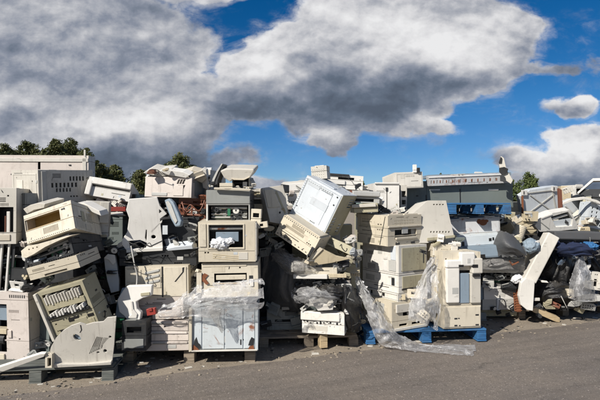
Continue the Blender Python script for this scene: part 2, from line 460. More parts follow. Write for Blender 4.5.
def bag(name, label, px, py, D, rx, ry, dd, mat='bag', amp=.12, freq=1.6, sd=0, roll=0, cat='bag', boxy=0.0, group=None):
    """crumpled bag or sheeting over things: rx, ry half sizes as seen (px), dd half depth (m)"""
    D = sh(D); bm = bmesh.new(); bmesh.ops.create_icosphere(bm, subdivisions=5, radius=1)
    sx, sz = rx * D / F, ry * D / F
    for v in bm.verts:
        n = v.co.normalized(); p = n.copy()
        if boxy:
            m_ = max(abs(n.x), abs(n.y), abs(n.z)); p = n * ((1 - boxy) + boxy / m_ * .8)
        q = n * freq + Vector((sd * 3.1, sd, sd * 7))
        k = 1 + amp * (fbm(q, 2) * 1.2 + (ridge(Vector((q.x * 2.6, q.y * 2.6, q.z * 1.3)), 3) - .5) * (.5 if mat != 'bag' else .42))
        p = p * k
        v.co = Vector((p.x * sx, p.y * dd, p.z * sz))
    me = bpy.data.meshes.new(name); bm.to_mesh(me); bm.free(); me.materials.append(M[mat])
    for p in me.polygons: p.use_smooth = True
    o = bpy.data.objects.new(name, me); COL.objects.link(o); o.location = P(px, py, D); o.rotation_euler = (0, R(-roll), 0)
    return tag(o, label, cat, group)
def cable(label, pts, r=.004, mat='cable', name='loose_cable', cat='cable', group=None):
    pr = [P(q[0], q[1], sh(q[2])) for q in pts]; base = pr[0].copy(); n = len(pr) - 1; out = []
    for k in range(n * 8 + 1):
        x = k / 8; i = min(int(x), n - 1); f = x - i
        p0, p1, p2, p3 = pr[max(i-1, 0)], pr[i], pr[i+1], pr[min(i+2, n)]
        out.append(.5 * ((2*p1) + (p2-p0)*f + (2*p0-5*p1+4*p2-p3)*f*f + (3*p1-p0-3*p2+p3)*f**3) - base)
    b = B(); b.tube(out, r, 6); o = b.build(name, mat, None, smooth=True); o.location = base
    return tag(o, label, cat, group)

# ------------------------------------------------------------------ kinds of machine
def guts(t, u0=.1, u1=.9, v0=.1, v1=.9, depth=.03, n=5, seed=1):
    """the insides a broken machine shows in its opening: rollers, gears, a board, brackets"""
    r = random.Random(seed); o, u, v, nn, W, H = t.fr('f')
    for k in range(max(2, n // 2)):
        z = v0 + (v1 - v0) * (k + .5) / max(2, n // 2)
        b = B(); b.tube([o + u*u0*W + v*z*H - nn*depth, o + u*u1*W + v*z*H - nn*depth], .008 + r.random()*.012, 10)
        b.build('roller', r.choice(['dark', 'steel', 'lgrey']), t.root)
    for k in range(n):
        b = B(); a = u0 + (u1-u0)*r.random(); c = v0 + (v1-v0)*r.random(); rr = .012 + r.random()*.022
        b.gear(o + u*a*W + v*c*H - nn*(depth - .01 - k * .0007), nn, min(rr, H*.3), .012)
        b.build('gear', r.choice(['white', 'dark', 'lgrey', 'dark']), t.root)
    b = B(); a = u0 + (u1-u0)*r.random()*.5
    b.plate((o, u, v, nn), rect(a*W, v0*H, (a + (u1-u0)*.35)*W, (v0 + (v1-v0)*.7)*H), [], -depth - .02, -depth - .016)
    b.build('circuit_board', 'board', t.root)
    b = B()
    for k in range(n * 3):
        a = u0 + (u1-u0)*r.random(); c = v0 + (v1-v0)*r.random(); s1, s2 = r.uniform(.006, .035), r.uniform(.004, .02)
        b.plate((o, u, v, nn), rect(a*W, c*H, min(a*W + s1, u1*W), min(c*H + s2, v1*H)), [], -depth - .015, -depth + r.uniform(-.01, .015))
    b.build('brackets', r.choice(['steel', 'lgrey', 'dark']), t.root, .001)

def open_chassis(t, mat='dark', seed=1, n=6, frame=.06):
    """skeleton of a machine: side plates, floor, cross bars and its insides"""
    w, h, d = t.w, t.h, t.d; b = B(); k = min(.014, w * .1)
    b.box(-w/2, -w/2 + k, -d/2, d/2, 0, h); b.box(w/2 - k, w/2, -d/2, d/2, 0, h)
    b.box(-w/2 + k, w/2 - k, -d/2, d/2, 0, k); b.box(-w/2 + k, w/2 - k, d/2 - k, d/2, k, h)
    b.box(-w/2 + k, w/2 - k, -d/2, -d/2 + .02, h - frame * h - .01, h - .002)
    b.build('frame', mat, t.root, .003)
    if h > .1: guts(t, .08, .92, .08, .88, .05, n, seed)

def pallet(label, px, py, D, wp, d, mat, yaw=0, tilt=0, roll=0, group='wooden pallets under the heaps', h=.135):
    t = T('pallet', label, 'pallet', px, py, D, wp, h * F / sh(D), d, yaw, tilt, roll, group)
    w = t.w; b = B(); r = random.Random(int(px)); nb = max(5, int(d / .13)); e = []
    bw = d / nb
    for i in range(nb):
        y = -d/2 + i * bw
        if r.random() < .1 and 0 < i < nb-1: continue
        a = r.uniform(-.006, .006)
        b.box(-w/2 + r.uniform(0, .012), w/2 - r.uniform(0, .012), y, y + bw * r.uniform(.72, .86), h - .02 + a*.3, h + a*.3)
    b.build('deck', mat, t.root, .003)
    b = B()
    for x in (-w/2 + .002, -.05, w/2 - .102): b.box(x, x + .1, -d/2 + .004, d/2 - .004, h - .041, h - .0235)
    b.build('stringer_boards', mat, t.root, .003)
    for x in (-w/2 + .001, -.05, w/2 - .101):
        for y in (-d/2 + .001, -.06, d/2 - .121):
            c = B(); c.box(x, x + .1, y, y + .12, .019, h - .0425); c.build('block', mat, t.root, .004)
    b = B()
    for x in (-w/2, -.052, w/2 - .104): b.box(x, x + .104, -d/2 - .003, d/2 + .003, 0, .0175)
    b.build('bottom_runners', mat, t.root, .003)
    return t

def printer(t, mat, slot=(.15, .45, .85, .6), tray=True, vent=None, zs=(.38,), panelm='grey', seed=0, traym=None, side=None, cav=.07):
    r = random.Random(seed); hl = {'f': [slot] if slot else []}
    if vent: hl['f'] += slots(*vent)
    hl['r'] = slots(.2, .55, .7, .8, 7, 1, .55, 1) if side is None else side
    hl['l'] = slots(.35, .6, .8, .8, 6, 1, .5, 1)
    hl['t'] = slots(.15, .2, .5, .4, 8, 1, .5, 1)
    t.shell(mat, zs, hl, cav=cav)
    if slot: t.blk('f', slot[0] + .02, slot[1], slot[2] - .02, slot[1] + (slot[3]-slot[1])*.28, .018, 'output_shelf', mat, .05)
    if tray:
        t.blk('f', .08, .06, .92, zs[0] * .86 if zs else .3, .007, 'paper_tray', traym or mat)
        t.blk('f', .40, zs[0] * .42 if zs else .15, .60, zs[0] * .58 if zs else .2, .012, 'tray_handle', 'dark')
    t.blk('t', .62, .06, .94, .3, .01, 'control_panel', panelm)
    t.many('t', slots(.66, .1, .9, .26, 4, 2, .5, .5), .014, 'buttons', 'lgrey')
    t.screws('r', [(.06, .1), (.94, .1), (.06, .9), (.94, .9)])

# ------------------------------------------------------------------ light and sky
SUN_AZ = (-.655, -.756); SUN_EL = 37
world = bpy.data.worlds.new('World'); scene.world = world; world.use_nodes = True
wt = NT(world.node_tree); bg = world.node_tree.nodes['Background']
sky = wt.n('ShaderNodeTexSky', sky_type='NISHITA'); sky.sun_disc = False
sky.sun_elevation = R(SUN_EL); sky.sun_rotation = math.atan2(SUN_AZ[0], SUN_AZ[1]); sky.altitude = 1500; sky.dust_density = 0; sky.air_density = 1.0; sky.ozone_density = 2.5
SKYS = .078
hs = wt.n('ShaderNodeHueSaturation'); hs.inputs['Saturation'].default_value = 1.42; hs.inputs['Value'].default_value = .78
wt.l(sky.outputs[0], hs.inputs['Color'])
tc = wt.n('ShaderNodeTexCoord'); sp = wt.n('ShaderNodeSeparateXYZ'); wt.l(tc.outputs['Generated'], sp.inputs[0])
yy = wt.math('MAXIMUM', wt.math('ABSOLUTE', sp.outputs[1]), .12)
sx = wt.math('DIVIDE', sp.outputs[0], yy); sz = wt.math('DIVIDE', sp.outputs[2], yy)
cb = wt.n('ShaderNodeCombineXYZ'); wt.l(sx, cb.inputs[0]); wt.l(sz, cb.inputs[1]); p0 = cb.outputs[0]
def add(vec, off):
    m = wt.n('ShaderNodeVectorMath', operation='ADD'); wt.l(vec, m.inputs[0]); m.inputs[1].default_value = off; return m.outputs[0]
def warp(vec, scale, amp, det=3):
    wn = wt.n('ShaderNodeTexNoise'); wt.l(wt.vscale(vec, (1, 1.3, 1)), wn.inputs['Vector']); wn.inputs['Scale'].default_value = scale; wn.inputs['Detail'].default_value = det
    ws = wt.n('ShaderNodeVectorMath', operation='SUBTRACT'); wt.l(wn.outputs['Color'], ws.inputs[0]); ws.inputs[1].default_value = (.5, .5, .5)
    wm = wt.n('ShaderNodeVectorMath', operation='MULTIPLY_ADD'); wt.l(ws.outputs[0], wm.inputs[0]); wm.inputs[1].default_value = amp; wt.l(vec, wm.inputs[2])
    return wm.outputs[0]
pw = warp(p0, 4.5, (.20, .15, 0), 6)
def blobs(vec, lst, soft=False):
    acc = None
    for (px, py, rx, ry, wgt) in lst:
        a = wt.n('ShaderNodeVectorMath', operation='SUBTRACT'); wt.l(vec, a.inputs[0]); a.inputs[1].default_value = ((px - 300) / F, (HOR - py) / F, 0)
        b_ = wt.vscale(a.outputs[0], (F / rx, F / ry, 0))
        ln = wt.n('ShaderNodeVectorMath', operation='DOT_PRODUCT'); wt.l(b_, ln.inputs[0]); wt.l(b_, ln.inputs[1])
        v = wt.math('SUBTRACT', 1.0, ln.outputs['Value'], clamp=True)
        if soft: v = wt.math('MULTIPLY', v, v)
        v = wt.math('MULTIPLY', v, wgt)
        acc = v if acc is None else (wt.math('ADD', acc, v) if soft else wt.math('MAXIMUM', acc, v))
    return acc
CL = [(60, 40, 175, 80, 1.2), (20, 115, 215, 85, 1.3), (150, 120, 98, 72, 1.2), (200, -30, 100, 36, 1.0), (60, 165, 195, 42, 1.2), (205, 110, 46, 40, .8),
      (400, 42, 130, 80, 1.4), (320, 62, 70, 50, 1.1), (262, 86, 62, 50, 1.2), (470, 45, 84, 50, 1.2), (370, 100, 95, 46, 1.2), (300, 108, 60, 32, 1.0), (340, 122, 60, 26, .9),
      (336, 140, 30, 15, .85), (420, 131, 48, 11, .58), (574, 111, 26, 17, 1.0), (595, 150, 75, 24, 1.0), (530, 158, 60, 19, .75), (575, 182, 90, 24, 1.0),
      (285, 182, 60, 9, .55), (548, 72, 40, 9, .46), (500, 70, 50, 26, .7), (590, 70, 14, 8, .36), (238, 160, 30, 14, .5), (-200, 60, 300, 170, 1.3), (900, 80, 240, 110, 1.2), (300, -260, 360, 110, 1.2)]
mask = blobs(pw, CL)
nb = lambda vec: wt.noise(wt.vscale(vec, (1, 1.35, 1)), 7.5, 12, .62, .1)
nA = nb(p0)
dens = wt.math('ADD', mask, wt.math('MULTIPLY', wt.math('SUBTRACT', nA, .5), 1.1))
crisp = wt.mr(dens, .17, .42, 0, 1, True)
wis = wt.noise(wt.vscale(warp(p0, 3, (.12, .05, 0), 4), (1, 2.6, 1)), 7, 9, .66, .6)
soft = wt.math('MULTIPLY', wt.mr(dens, -.06, .34, 0, .75, True), wt.mr(wis, .38, .66, 0, 1, True))
alpha = wt.math('MAXIMUM', crisp, soft)
# lumps lit from the upper left: difference of the same noise a little towards the sun
ps = warp(p0, 6, (.035, .03, 0), 4)
def lump(vec, sc, det, r_): return wt.noise(wt.vscale(vec, (1, 1.35, 1)), sc, det, r_)
rel = wt.math('ADD', wt.math('MULTIPLY', wt.math('SUBTRACT', lump(ps, 3.1, 6, .5), lump(add(ps, (-.035, .06, 0)), 3.1, 6, .5)), 1.35),
                     wt.math('MULTIPLY', wt.math('SUBTRACT', lump(ps, 10, 6, .55), lump(add(ps, (-.008, .016, 0)), 10, 7, .6)), 1.0))
vor = lambda vec: (lambda v: (wt.l(vec, v.inputs['Vector']), v.outputs['Distance'])[1])(VN())
def VN():
    v = wt.n('ShaderNodeTexVoronoi', feature='SMOOTH_F1'); v.inputs['Scale'].default_value = 9; v.inputs['Detail'].default_value = 2.5; v.inputs['Roughness'].default_value = .55; v.inputs['Smoothness'].default_value = .6
    return v
pv = wt.vscale(warp(p0, 9, (.05, .05, 0), 4), (1, 1.35, 1))
puff = wt.math('MULTIPLY', wt.math('SUBTRACT', vor(add(pv, (-.012, .022, 0))), vor(pv)), 2.1)
BR = [(95, 50, 260, 150, .13), (375, 15, 160, 66, .40), (262, 62, 62, 44, .42), (470, 28, 95, 50, .42), (330, 139, 36, 13, .35), (425, 58, 120, 30, .2), (20, 100, 60, 18, .24), (130, 124, 75, 22, .32), (60, 128, 70, 14, .2), (30, 60, 90, 22, .1), (150, 30, 110, 26, .14), (235, 130, 50, 16, .12),
      (574, 104, 34, 18, .6), (550, 146, 80, 24, .42), (595, 138, 60, 22, .42), (248, 182, 45, 8, .15), (225, -8, 80, 20, .2), (420, 129, 60, 12, .2), (60, 90, 300, 18, .0)]
DK = [(395, 92, 105, 36, .34), (262, 116, 75, 32, .34), (340, 112, 80, 30, .28), (60, 172, 220, 32, .44), (190, 158, 80, 26, .3), (40, 40, 170, 40, .05), (100, 88, 120, 20, .1), (570, 178, 100, 16, .25), (318, 156, 34, 9, .25), (470, 82, 50, 18, .15)]
br = blobs(pw, BR, True); dk = blobs(pw, DK, True)
s0 = wt.math('ADD', wt.math('ADD', .43, rel), wt.math('SUBTRACT', br, dk))
s0 = wt.math('ADD', s0, wt.mr(dens, .12, .55, .26, .0))
ramp = wt.n('ShaderNodeValToRGB'); wt.l(s0, ramp.inputs[0]); el = ramp.color_ramp.elements
el[0].position = 0; el[0].color = (.95, 1.2, 1.65, 1); el[1].position = 1; el[1].color = (8.4, 8.4, 8.5, 1)
for pos, c in ((.2, (1.35, 1.7, 2.3)), (.42, (2.55, 2.85, 3.55)), (.62, (4.5, 4.65, 5.1)), (.82, (6.9, 6.9, 7.1))):
    e = el.new(pos); e.color = (*c, 1)
deep = wt.n('ShaderNodeMix', data_type='RGBA', blend_type='MULTIPLY'); deep.inputs[0].default_value = 1
wt.l(hs.outputs[0], deep.inputs[6]); wt.l(wt.mix(wt.mr(sz, -.02, .24), (.50, .70, 1.0), (.95, .97, 1.04)), deep.inputs[7])
skyc = wt.mix(alpha, deep.outputs[2], ramp.outputs[0])
wt.l(skyc, bg.inputs[0]); bg.inputs[1].default_value = SKYS

sd = bpy.data.lights.new('sun', 'SUN'); so = bpy.data.objects.new('sun', sd); COL.objects.link(so)
sd.energy = 5.0; sd.angle = R(.53); sd.color = (1, .945, .86)
e_ = R(SUN_EL); to = Vector((SUN_AZ[0] * math.cos(e_), SUN_AZ[1] * math.cos(e_), math.sin(e_)))
so.rotation_euler = to.to_track_quat('Z', 'Y').to_euler(); so.location = to * 30
scene.view_settings.view_transform = 'Standard'; scene.view_settings.look = 'None'; scene.view_settings.exposure = .34; scene.view_settings.gamma = 1
scene.render.engine = 'CYCLES'

# ------------------------------------------------------------------ ground and road
def groundmat(name, c1, c2, c3, scale, road=False):
    m, nt, b = newmat(name); g = nt.n('ShaderNodeNewGeometry'); pos = g.outputs['Position']
    fine = nt.noise(pos, 160, 3, .7); mid = nt.noise(pos, 22, 6, .7); big = nt.noise(pos, 1.6, 6, .6)
    c = nt.mix(nt.mr(fine, .32, .68), c1, c2)
    c = nt.mix(nt.mr(big, .38, .66, 0, .55), c, c3)
    c = nt.mix(nt.mr(mid, .5, .72, 0, .5), c, tuple(x * .6 for x in c1))
    sepl = nt.noise(pos, 75, 2, .5); c = nt.mix(nt.mr(sepl, .655, .70, 0, .75), c, tuple(min(.6, x * 2.6) for x in c2))
    c = nt.mix(nt.mr(nt.noise(pos, 95, 2, .5), .64, .69, 0, .7), c, tuple(x * .35 for x in c1))
    if road:   # tyre-polished lanes running along the yard
        mp = nt.n('ShaderNodeMapping'); nt.l(pos, mp.inputs[0]); mp.inputs['Rotation'].default_value = (0, 0, -R(19.8))
        st = nt.noise(nt.vscale(mp.outputs[0], (.35, 3.2, 1)), 1.5, 6, .6)
        c = nt.mix(nt.mr(st, .45, .66, 0, .4), c, tuple(x * .62 for x in c1))
        wv = nt.n('ShaderNodeVectorMath', operation='MULTIPLY_ADD'); wn_ = nt.n('ShaderNodeTexNoise'); nt.l(pos, wn_.inputs[0]); wn_.inputs['Scale'].default_value = 3; wn_.inputs['Detail'].default_value = 5
        nt.l(wn_.outputs['Color'], wv.inputs[0]); wv.inputs[1].default_value = (.5, .5, 0); nt.l(pos, wv.inputs[2])
        vr = nt.n('ShaderNodeTexVoronoi', feature='DISTANCE_TO_EDGE'); vr.inputs['Scale'].default_value = .55; nt.l(wv.outputs[0], vr.inputs['Vector'])
        ck = nt.math('MULTIPLY', nt.mr(vr.outputs['Distance'], 0, .005, .35, 0), nt.mr(nt.noise(pos, 1.3, 3, .5), .45, .6))
        c = nt.mix(ck, c, (.03, .027, .025))
        c = nt.mix(nt.mr(nt.noise(pos, 1.1, 5, .65), .60, .70, 0, .45), c, (.05, .046, .043))
        st2 = nt.noise(nt.vscale(mp.outputs[0], (.5, 9, 1)), 1.5, 4, .6)
        c = nt.mix(nt.mr(st2, .58, .68, 0, .4), c, c3)
    nt.l(c, b.inputs['Base Color']); b.inputs['Roughness'].default_value = .9
    bp = nt.n('ShaderNodeBump'); bp.inputs['Strength'].default_value = .7; bp.inputs['Distance'].default_value = .008
    nt.l(nt.math('ADD', fine, nt.math('MULTIPLY', mid, 1.2)), bp.inputs['Height']); nt.l(bp.outputs[0], b.inputs['Normal'])
    return m
MG = groundmat('dusty_ground', (.18, .15, .115), (.31, .26, .20), (.38, .32, .25), 1)
MR = groundmat('worn_asphalt', (.122, .104, .088), (.215, .186, .162), (.235, .195, .155), 1, True)
b = B(); b.bm.faces.new([b.bm.verts.new(p) for p in ((-900, -900, 0), (900, -900, 0), (900, 900, 0), (-900, 900, 0))])
tag(b.build('ground', MG), kind='structure')
e0 = Vector((-2.45, 3.50, 0)); e1 = Vector((4.2, 5.95, 0)); dr = (e1 - e0).normalized(); nr = Vector((dr.y, -dr.x, 0))
b = B(); r = random.Random(3); N = 420; up = []; lo = []
for i in range(N + 1):
    s = -60 + 130 * i / N if False else (-12 + 30 * i / N)
    j = .05 * noise.noise(Vector((s * .9, 0, 0))) + .03 * noise.noise(Vector((s * 5, 3, 0))) + .012 * noise.noise(Vector((s * 22, 3, 0)))
    p = e0 + dr * s + nr * j; up.append(b.bm.verts.new((p.x, p.y, .004))); q = e0 + dr * s + nr * 14; lo.append(b.bm.verts.new((q.x, q.y, .004)))
for i in range(N): b.bm.faces.new((up[i], lo[i], lo[i+1], up[i+1]))
tag(b.build('road', MR), kind='structure')
# dusty drift along the road's edge
# pebbles and grit along the margin
def scatter(name, label, cat, mat, n, fn, s0, s1, flat=.6, sd=1):
    r = random.Random(sd); bm = bmesh.new()
    for k in range(n):
        p = fn(r); s = s0 + (s1 - s0) * r.random() ** 2.5
        mtx = Matrix.Translation((p[0], p[1], s * flat * .35)) @ Matrix.Rotation(r.random() * 6.3, 4, 'Z') @ Matrix.Diagonal((s, s * r.uniform(.5, .9), s * flat * r.uniform(.5, 1), 1)) @ Matrix.Rotation(r.random() * .6, 4, 'X')
        if flat < .2: bmesh.ops.create_cube(bm, size=1.2, matrix=mtx)
        else: bmesh.ops.create_icosphere(bm, subdivisions=1, radius=.6, matrix=mtx)
    me = bpy.data.meshes.new(name); bm.to_mesh(me); bm.free(); me.materials.append(M[mat] if isinstance(mat, str) else mat)
    o = bpy.data.objects.new(name, me); COL.objects.link(o); return tag(o, label, cat, kind='stuff')
def marg(lo_, hi): 
    def f(r):
        s = r.uniform(-1.5, 9); q = r.uniform(lo_, hi); p = e0 + dr * s - nr * q * (1 if r.random() < .93 else r.random() * 2); return (p.x, p.y)
    return f
MS = plastic('stone', (.26, .22, .17), .4, .9)
scatter('gravel', 'small pebbles and grit strewn along the dusty margin by the pallets', 'gravel', MS, 1500, marg(-.25, 1.1), .006, .035, .6, 3)
scatter('dark_grit', 'dark grit and crumbs of plastic on the ground around the pallets', 'grit', 'dark', 520, marg(-.05, .8), .008, .04, .35, 4)
scatter('litter', 'pale shards of broken plastic on the ground around the pallets', 'litter', 'offwhite', 230, marg(.05, .9), .012, .06, .12, 5)

# ------------------------------------------------------------------ trees behind the heaps
def leafmat(name, a, b_):
    m, nt, b = newmat(name); g = nt.n('ShaderNodeNewGeometry')
    c = nt.mix(nt.mr(nt.noise(g.outputs['Position'], 1.1, 3, .6), .35, .65), a, b_)
    c = nt.mix(nt.mr(g.outputs['Random Per Island'], 0, 1, 0, .6), c, tuple(x * .55 for x in a))
    nt.l(c, b.inputs['Base Color']); b.inputs['Roughness'].default_value = .6
    b.inputs['Subsurface Weight'].default_value = 0
    return m
ML = leafmat('tree_foliage', (.075, .092, .026), (.14, .14, .045))
ML2 = leafmat('rounded_tree_foliage', (.06, .09, .02), (.12, .15, .04))
MBK = plastic('bark', (.09, .07, .05), .5, .9)
def tree(label, px, pytop, D, wpx, crown_h, mat=ML, sd=1, lobes=9, n=9000, cat='tree', group='trees behind the heaps', kindname='tree'):
    r = random.Random(sd); top = P(px, pytop, D).z; X = P(px, 200, D)
    base = Vector((X.x, X.y, 0)); W = wpx * D / F / 2
    root = bpy.data.objects.new(kindname, None); COL.objects.link(root); root.location = base; tag(root, label, cat, group)
    tr = B(); z0 = max(top - crown_h, top * .25)
    tr.tube([(0, 0, 0), (.1, 0, top*.3), (-.05, .1, top*.6), (0, 0, top*.92)], top*.028, 10, top*.006)
    cl = []
    for k in range(lobes * 14):
        f = 1 - ((k + .5) / (lobes * 14)) ** .8; a = r.random() * 6.3
        rad = W * max(.04, 1 - f) ** .85 * r.uniform(.1, 1.35)
        z = z0 + (top - z0) * f
        c = Vector((math.cos(a) * rad, math.sin(a) * rad, z)); z -= r.random() * .4; s = W * r.uniform(.06, .17); cl.append((c - Vector((0, 0, s * .5)), s))
        if k % 14 == 0: tr.tube([(0, 0, z - s * 1.6), tuple(c * .5 + Vector((0, 0, z * .5 - s * .5))), tuple(c)], top*.008, 6, .01)
    cl.append((Vector((.1, 0, top - W * .2)), W * .16)); cl.append((Vector((-.2, .1, top - W * .4)), W * .2))
    tr.build('trunk', MBK, root)
    bm = bmesh.new()
    for k in range(n):
        c, s = cl[r.randrange(len(cl))]
        d = Vector((r.gauss(0, 1), r.gauss(0, 1), r.gauss(0, .8))).normalized() * s * (r.random() ** .45)
        d *= 1 + .55 * noise.noise(d * (2.2 / s) + c)
        if noise.noise((c + d) * 2.3) < -.2: continue
        p = c + d; q = r.uniform(.05, .12); ax = Vector((r.gauss(0, 1), r.gauss(0, 1), r.gauss(0, 1))).normalized()
        u = ax.orthogonal().normalized() * q; v = ax.cross(u) * .6
        bm.faces.new([bm.verts.new(p + w_) for w_ in (u, v, -u, -v)])
    me = bpy.data.meshes.new('crown'); bm.to_mesh(me); bm.free(); me.materials.append(mat)
    o = bpy.data.objects.new('crown', me); COL.objects.link(o); o.parent = root
for a in ((4, 144, 44, 34, 'bushy dark tree at the far left above the wide beige cabinet'),
          (28, 141, 46, 30, 'dark tree with a rounded top, second from the left edge'),
          (56, 139, 44, 26, 'tall narrow tree, third from the left edge'),
          (70, 139, 47, 26, 'dark tree with a twin top just left of the beige cabinet corner'),
          (86, 148, 42, 20, 'slim dark tree peeping past the corner of the wide beige cabinet'),
          (101, 164, 44, 26, 'low dark tree behind the tilted white printer base, left one of the pair'),
          (115, 165, 46, 26, 'low dark tree behind the tilted white printer base, right one of the pair'),
          (140, 169, 43, 26, 'dark tree just left of the white box with a striped vent'),
          (167, 163, 46, 16, 'small dark tree showing above the white box with a striped vent'),
          (181, 153, 44, 27, 'taller tree above the rust orange bundle, left of the broken chair-like lid')):
    tree(a[4], a[0], a[1], a[2], a[3] * 2.1, 3.6, ML, int(a[0]) + 5, 12, 26000)
tree('broad rounded green tree right of the dark green cabinet', 529, 172, 50, 46, 3.6, ML2, 11, 14, 13000)
tree('low green tree against the right end of the dark green cabinet', 513, 180, 48, 24, 3, ML2, 12, 9, 7000)
tree('tiny green treetop between the white covers in the middle of the heap', 363, 181, 48, 12, 2, ML2, 13, 7, 3000)
tree('dark treetop just over the rusty strip on the dark green cabinet', 441, 173, 50, 16, 2, ML, 14, 7, 3000)

# ================================================================== HEAP AT THE LEFT (pallet A)
pallet('damp grey green pallet at the lower left corner under the fan shaped cover', 35, 376.5, 3.78, 152, 1.0, 'woodg', yaw=6)
# the big beige cabinet behind
t = T('beige_cabinet', 'wide flat beige cabinet standing behind the left heap with a small dark slot', 'cabinet', 22, 250, 5.9, 129, 190, .22, yaw=3)
t.shell('pink', (.02, .97), {'f': [(.615, .925, .635, .985)]}, cav=.06)
t.blk('f', .955, .02, .985, .99, .012, 'corner_strip', 'offwhite'); t.blk('f', .85, .945, .868, .952, .01, 'latch', 'dark')
t.blk('f', .965, .985, .98, 1.03, .01, 'upright_post', 'offwhite')
t.blk('f', .0, .965, 1.0, .985, .012, 'top_trim', 'offwhite')
# big box monitor
t = T('box_housing', 'large pale boxy housing with a vented grey side at the top of the left heap', 'housing', 25, 193, 4.35, 52, 46, .55, yaw=-33, tilt=4, roll=0)
t.shell('offwhite', (), {'r': slots(.22, .62, .72, .72, 7, 1, .55, 1) + slots(.55, .76, .85, .86, 5, 1, .55, 1) + slots(.30, .52, .60, .6, 5, 1, .5, 1), 'f': slots(.6, .1, .92, .2, 6, 1, .5, 1)}, bevel=.01)
t.blk('r', .05, .03, .13, .97, .012, 'edge_rib', 'lgrey'); t.blk('f', .92, .72, .97, .78, .006, 'badge', 'lgrey'); t.pframe('f', .06, .08, .94, .92, .012, .004, 'front_frame', 'offwhite')
t = T('housing_end', 'narrow beige end piece behind the large vented boxy housing', 'cover', 83, 205, 4.9, 12, 60, .2, yaw=12)
t.shell('tan', (.5,)); t.blk('f', .2, .1, .8, .3, .01, 'rib', 'tan')
# left edge
t = T('upright_case', 'tall beige case with a dark window at the left edge of the heap', 'case', 2, 216, 4.0, 26, 56, .5, yaw=10)
t.shell('offwhite', (.2,), {'f': [(.35, .2, .9, .66)]}, cav=.10); t.blk('f', .62, .2, .74, .58, -.02, 'red_edged_strip', 'white', .03); t.blk('f', .55, .2, .60, .5, -.02, 'red_strip', 'rred', .03)
t.blk('f', .35, .06, .8, .17, .008, 'label_plate', 'cream')
t = T('grey_case', 'grey shaded case with a pale front edge beside the tilted printer', 'case', 20, 222, 4.15, 16, 58, .5, yaw=-25)
t.shell('grey', (.8,)); t.blk('f', .0, .0, .22, 1, .012, 'pale_edge', 'offwhite')
t = T('upright_tower', 'dark tower with a pale bent front frame under the tall beige case', 'computer tower', 12, 268, 4.05, 30, 54, .45, yaw=4, roll=-4)
t.shell('dark', (.5,), {'f': [(.15, .1, .45, .9), (.55, .5, .9, .9)]}, cav=.1); guts(t, .15, .9, .1, .9, .05, 5, 5)
t.pframe('f', .12, .04, .42, .98, .018, .02, 'pale_frame', 'white'); t.blk('f', .0, .1, .09, .95, .01, 'beige_edge', 'offwhite')
t = T('pink_copier', 'pinkish beige copier with an open dark slot in the bottom left corner', 'copier', 8, 330, 4.0, 46, 76, .42, yaw=-8, tilt=3)
t.shell('pink', (.36, .9), {'f': [(.04, .52, .48, .84), (.04, .2, .46, .5)]}, cav=.14)
t.blk('f', .0, .45, .50, .52, .02, 'ledge', 'tan', .05); t.blk('f', .1, .6, .46, .8, -.05, 'tilted_glass', 'bgrey', .06)
t.rollers('f', .0, .4, (.36,), .045, -.03, 'dark_roll'); t.blk('f', .05, .02, .42, .18, .015, 'cream_tray', 'cream'); t.blk('f', .5, .40, .60, .5, .012, 'hinge', 'pink')
t.many('f', slots(.55, .93, .95, .97, 8, 1, .5, 1), .002, 'vent_slats', 'dark')
t = T('shaded_side', 'dark box standing in for the shaded right side of the pinkish copier', 'cover', 41, 332, 4.1, 22, 70, .3, yaw=-20)  # added dark box: the copier's right side with its shade painted in
t.shell('green', (.4,)); t.blk('f', .0, .0, .10, .98, .02, 'bright_trim', 'white')
panel('trim_strip', 'long thin white strip lying over the left pallet', 'strip', [(-6, 369), (40, 354), (45, 354), (44, 357), (0, 373), (-6, 374)], 3.72, .03, 'white', tilt=25)
# tilted printer with a yellow recess
t = T('tilted_printer', 'cream printer tipped back, with a yellow brown opening, in the left heap', 'printer', 49, 222, 3.85, 52, 30, .40, yaw=-4, tilt=-14, roll=17)
t.shell('cream', (.42, .86), {'f': [(.01, .43, .74, .82)], 'r': slots(.5, .35, .72, .7, 5, 1, .5, 1)}, cav=.12, core='yellow', bevel=.006)
t.blk('f', .02, .43, .73, .46, .0, 'yellow_tray', 'yellow', .10); t.many('f', slots(.04, .03, .9, .06, 22, 1, .4, 1), .002, 'bottom_vents', 'dark')
t.blk('f', .78, .76, .86, .81, .004, 'dark_button', 'dark'); t.blk('r', .3, .35, .42, .72, .004, 'brown_panel', 'khaki'); t.blk('t', .1, .1, .9, .8, .02, 'lid', 'cream')
panel('broken_cover', 'jagged thin cream lid edge lying on top of the tipped cream printer', 'lid', [(23, 209), (30, 205), (38, 203), (45, 204), (44, 208), (34, 210), (27, 214)], 3.95, .2, 'offwhite', yaw=-25, tilt=12, roll=10)
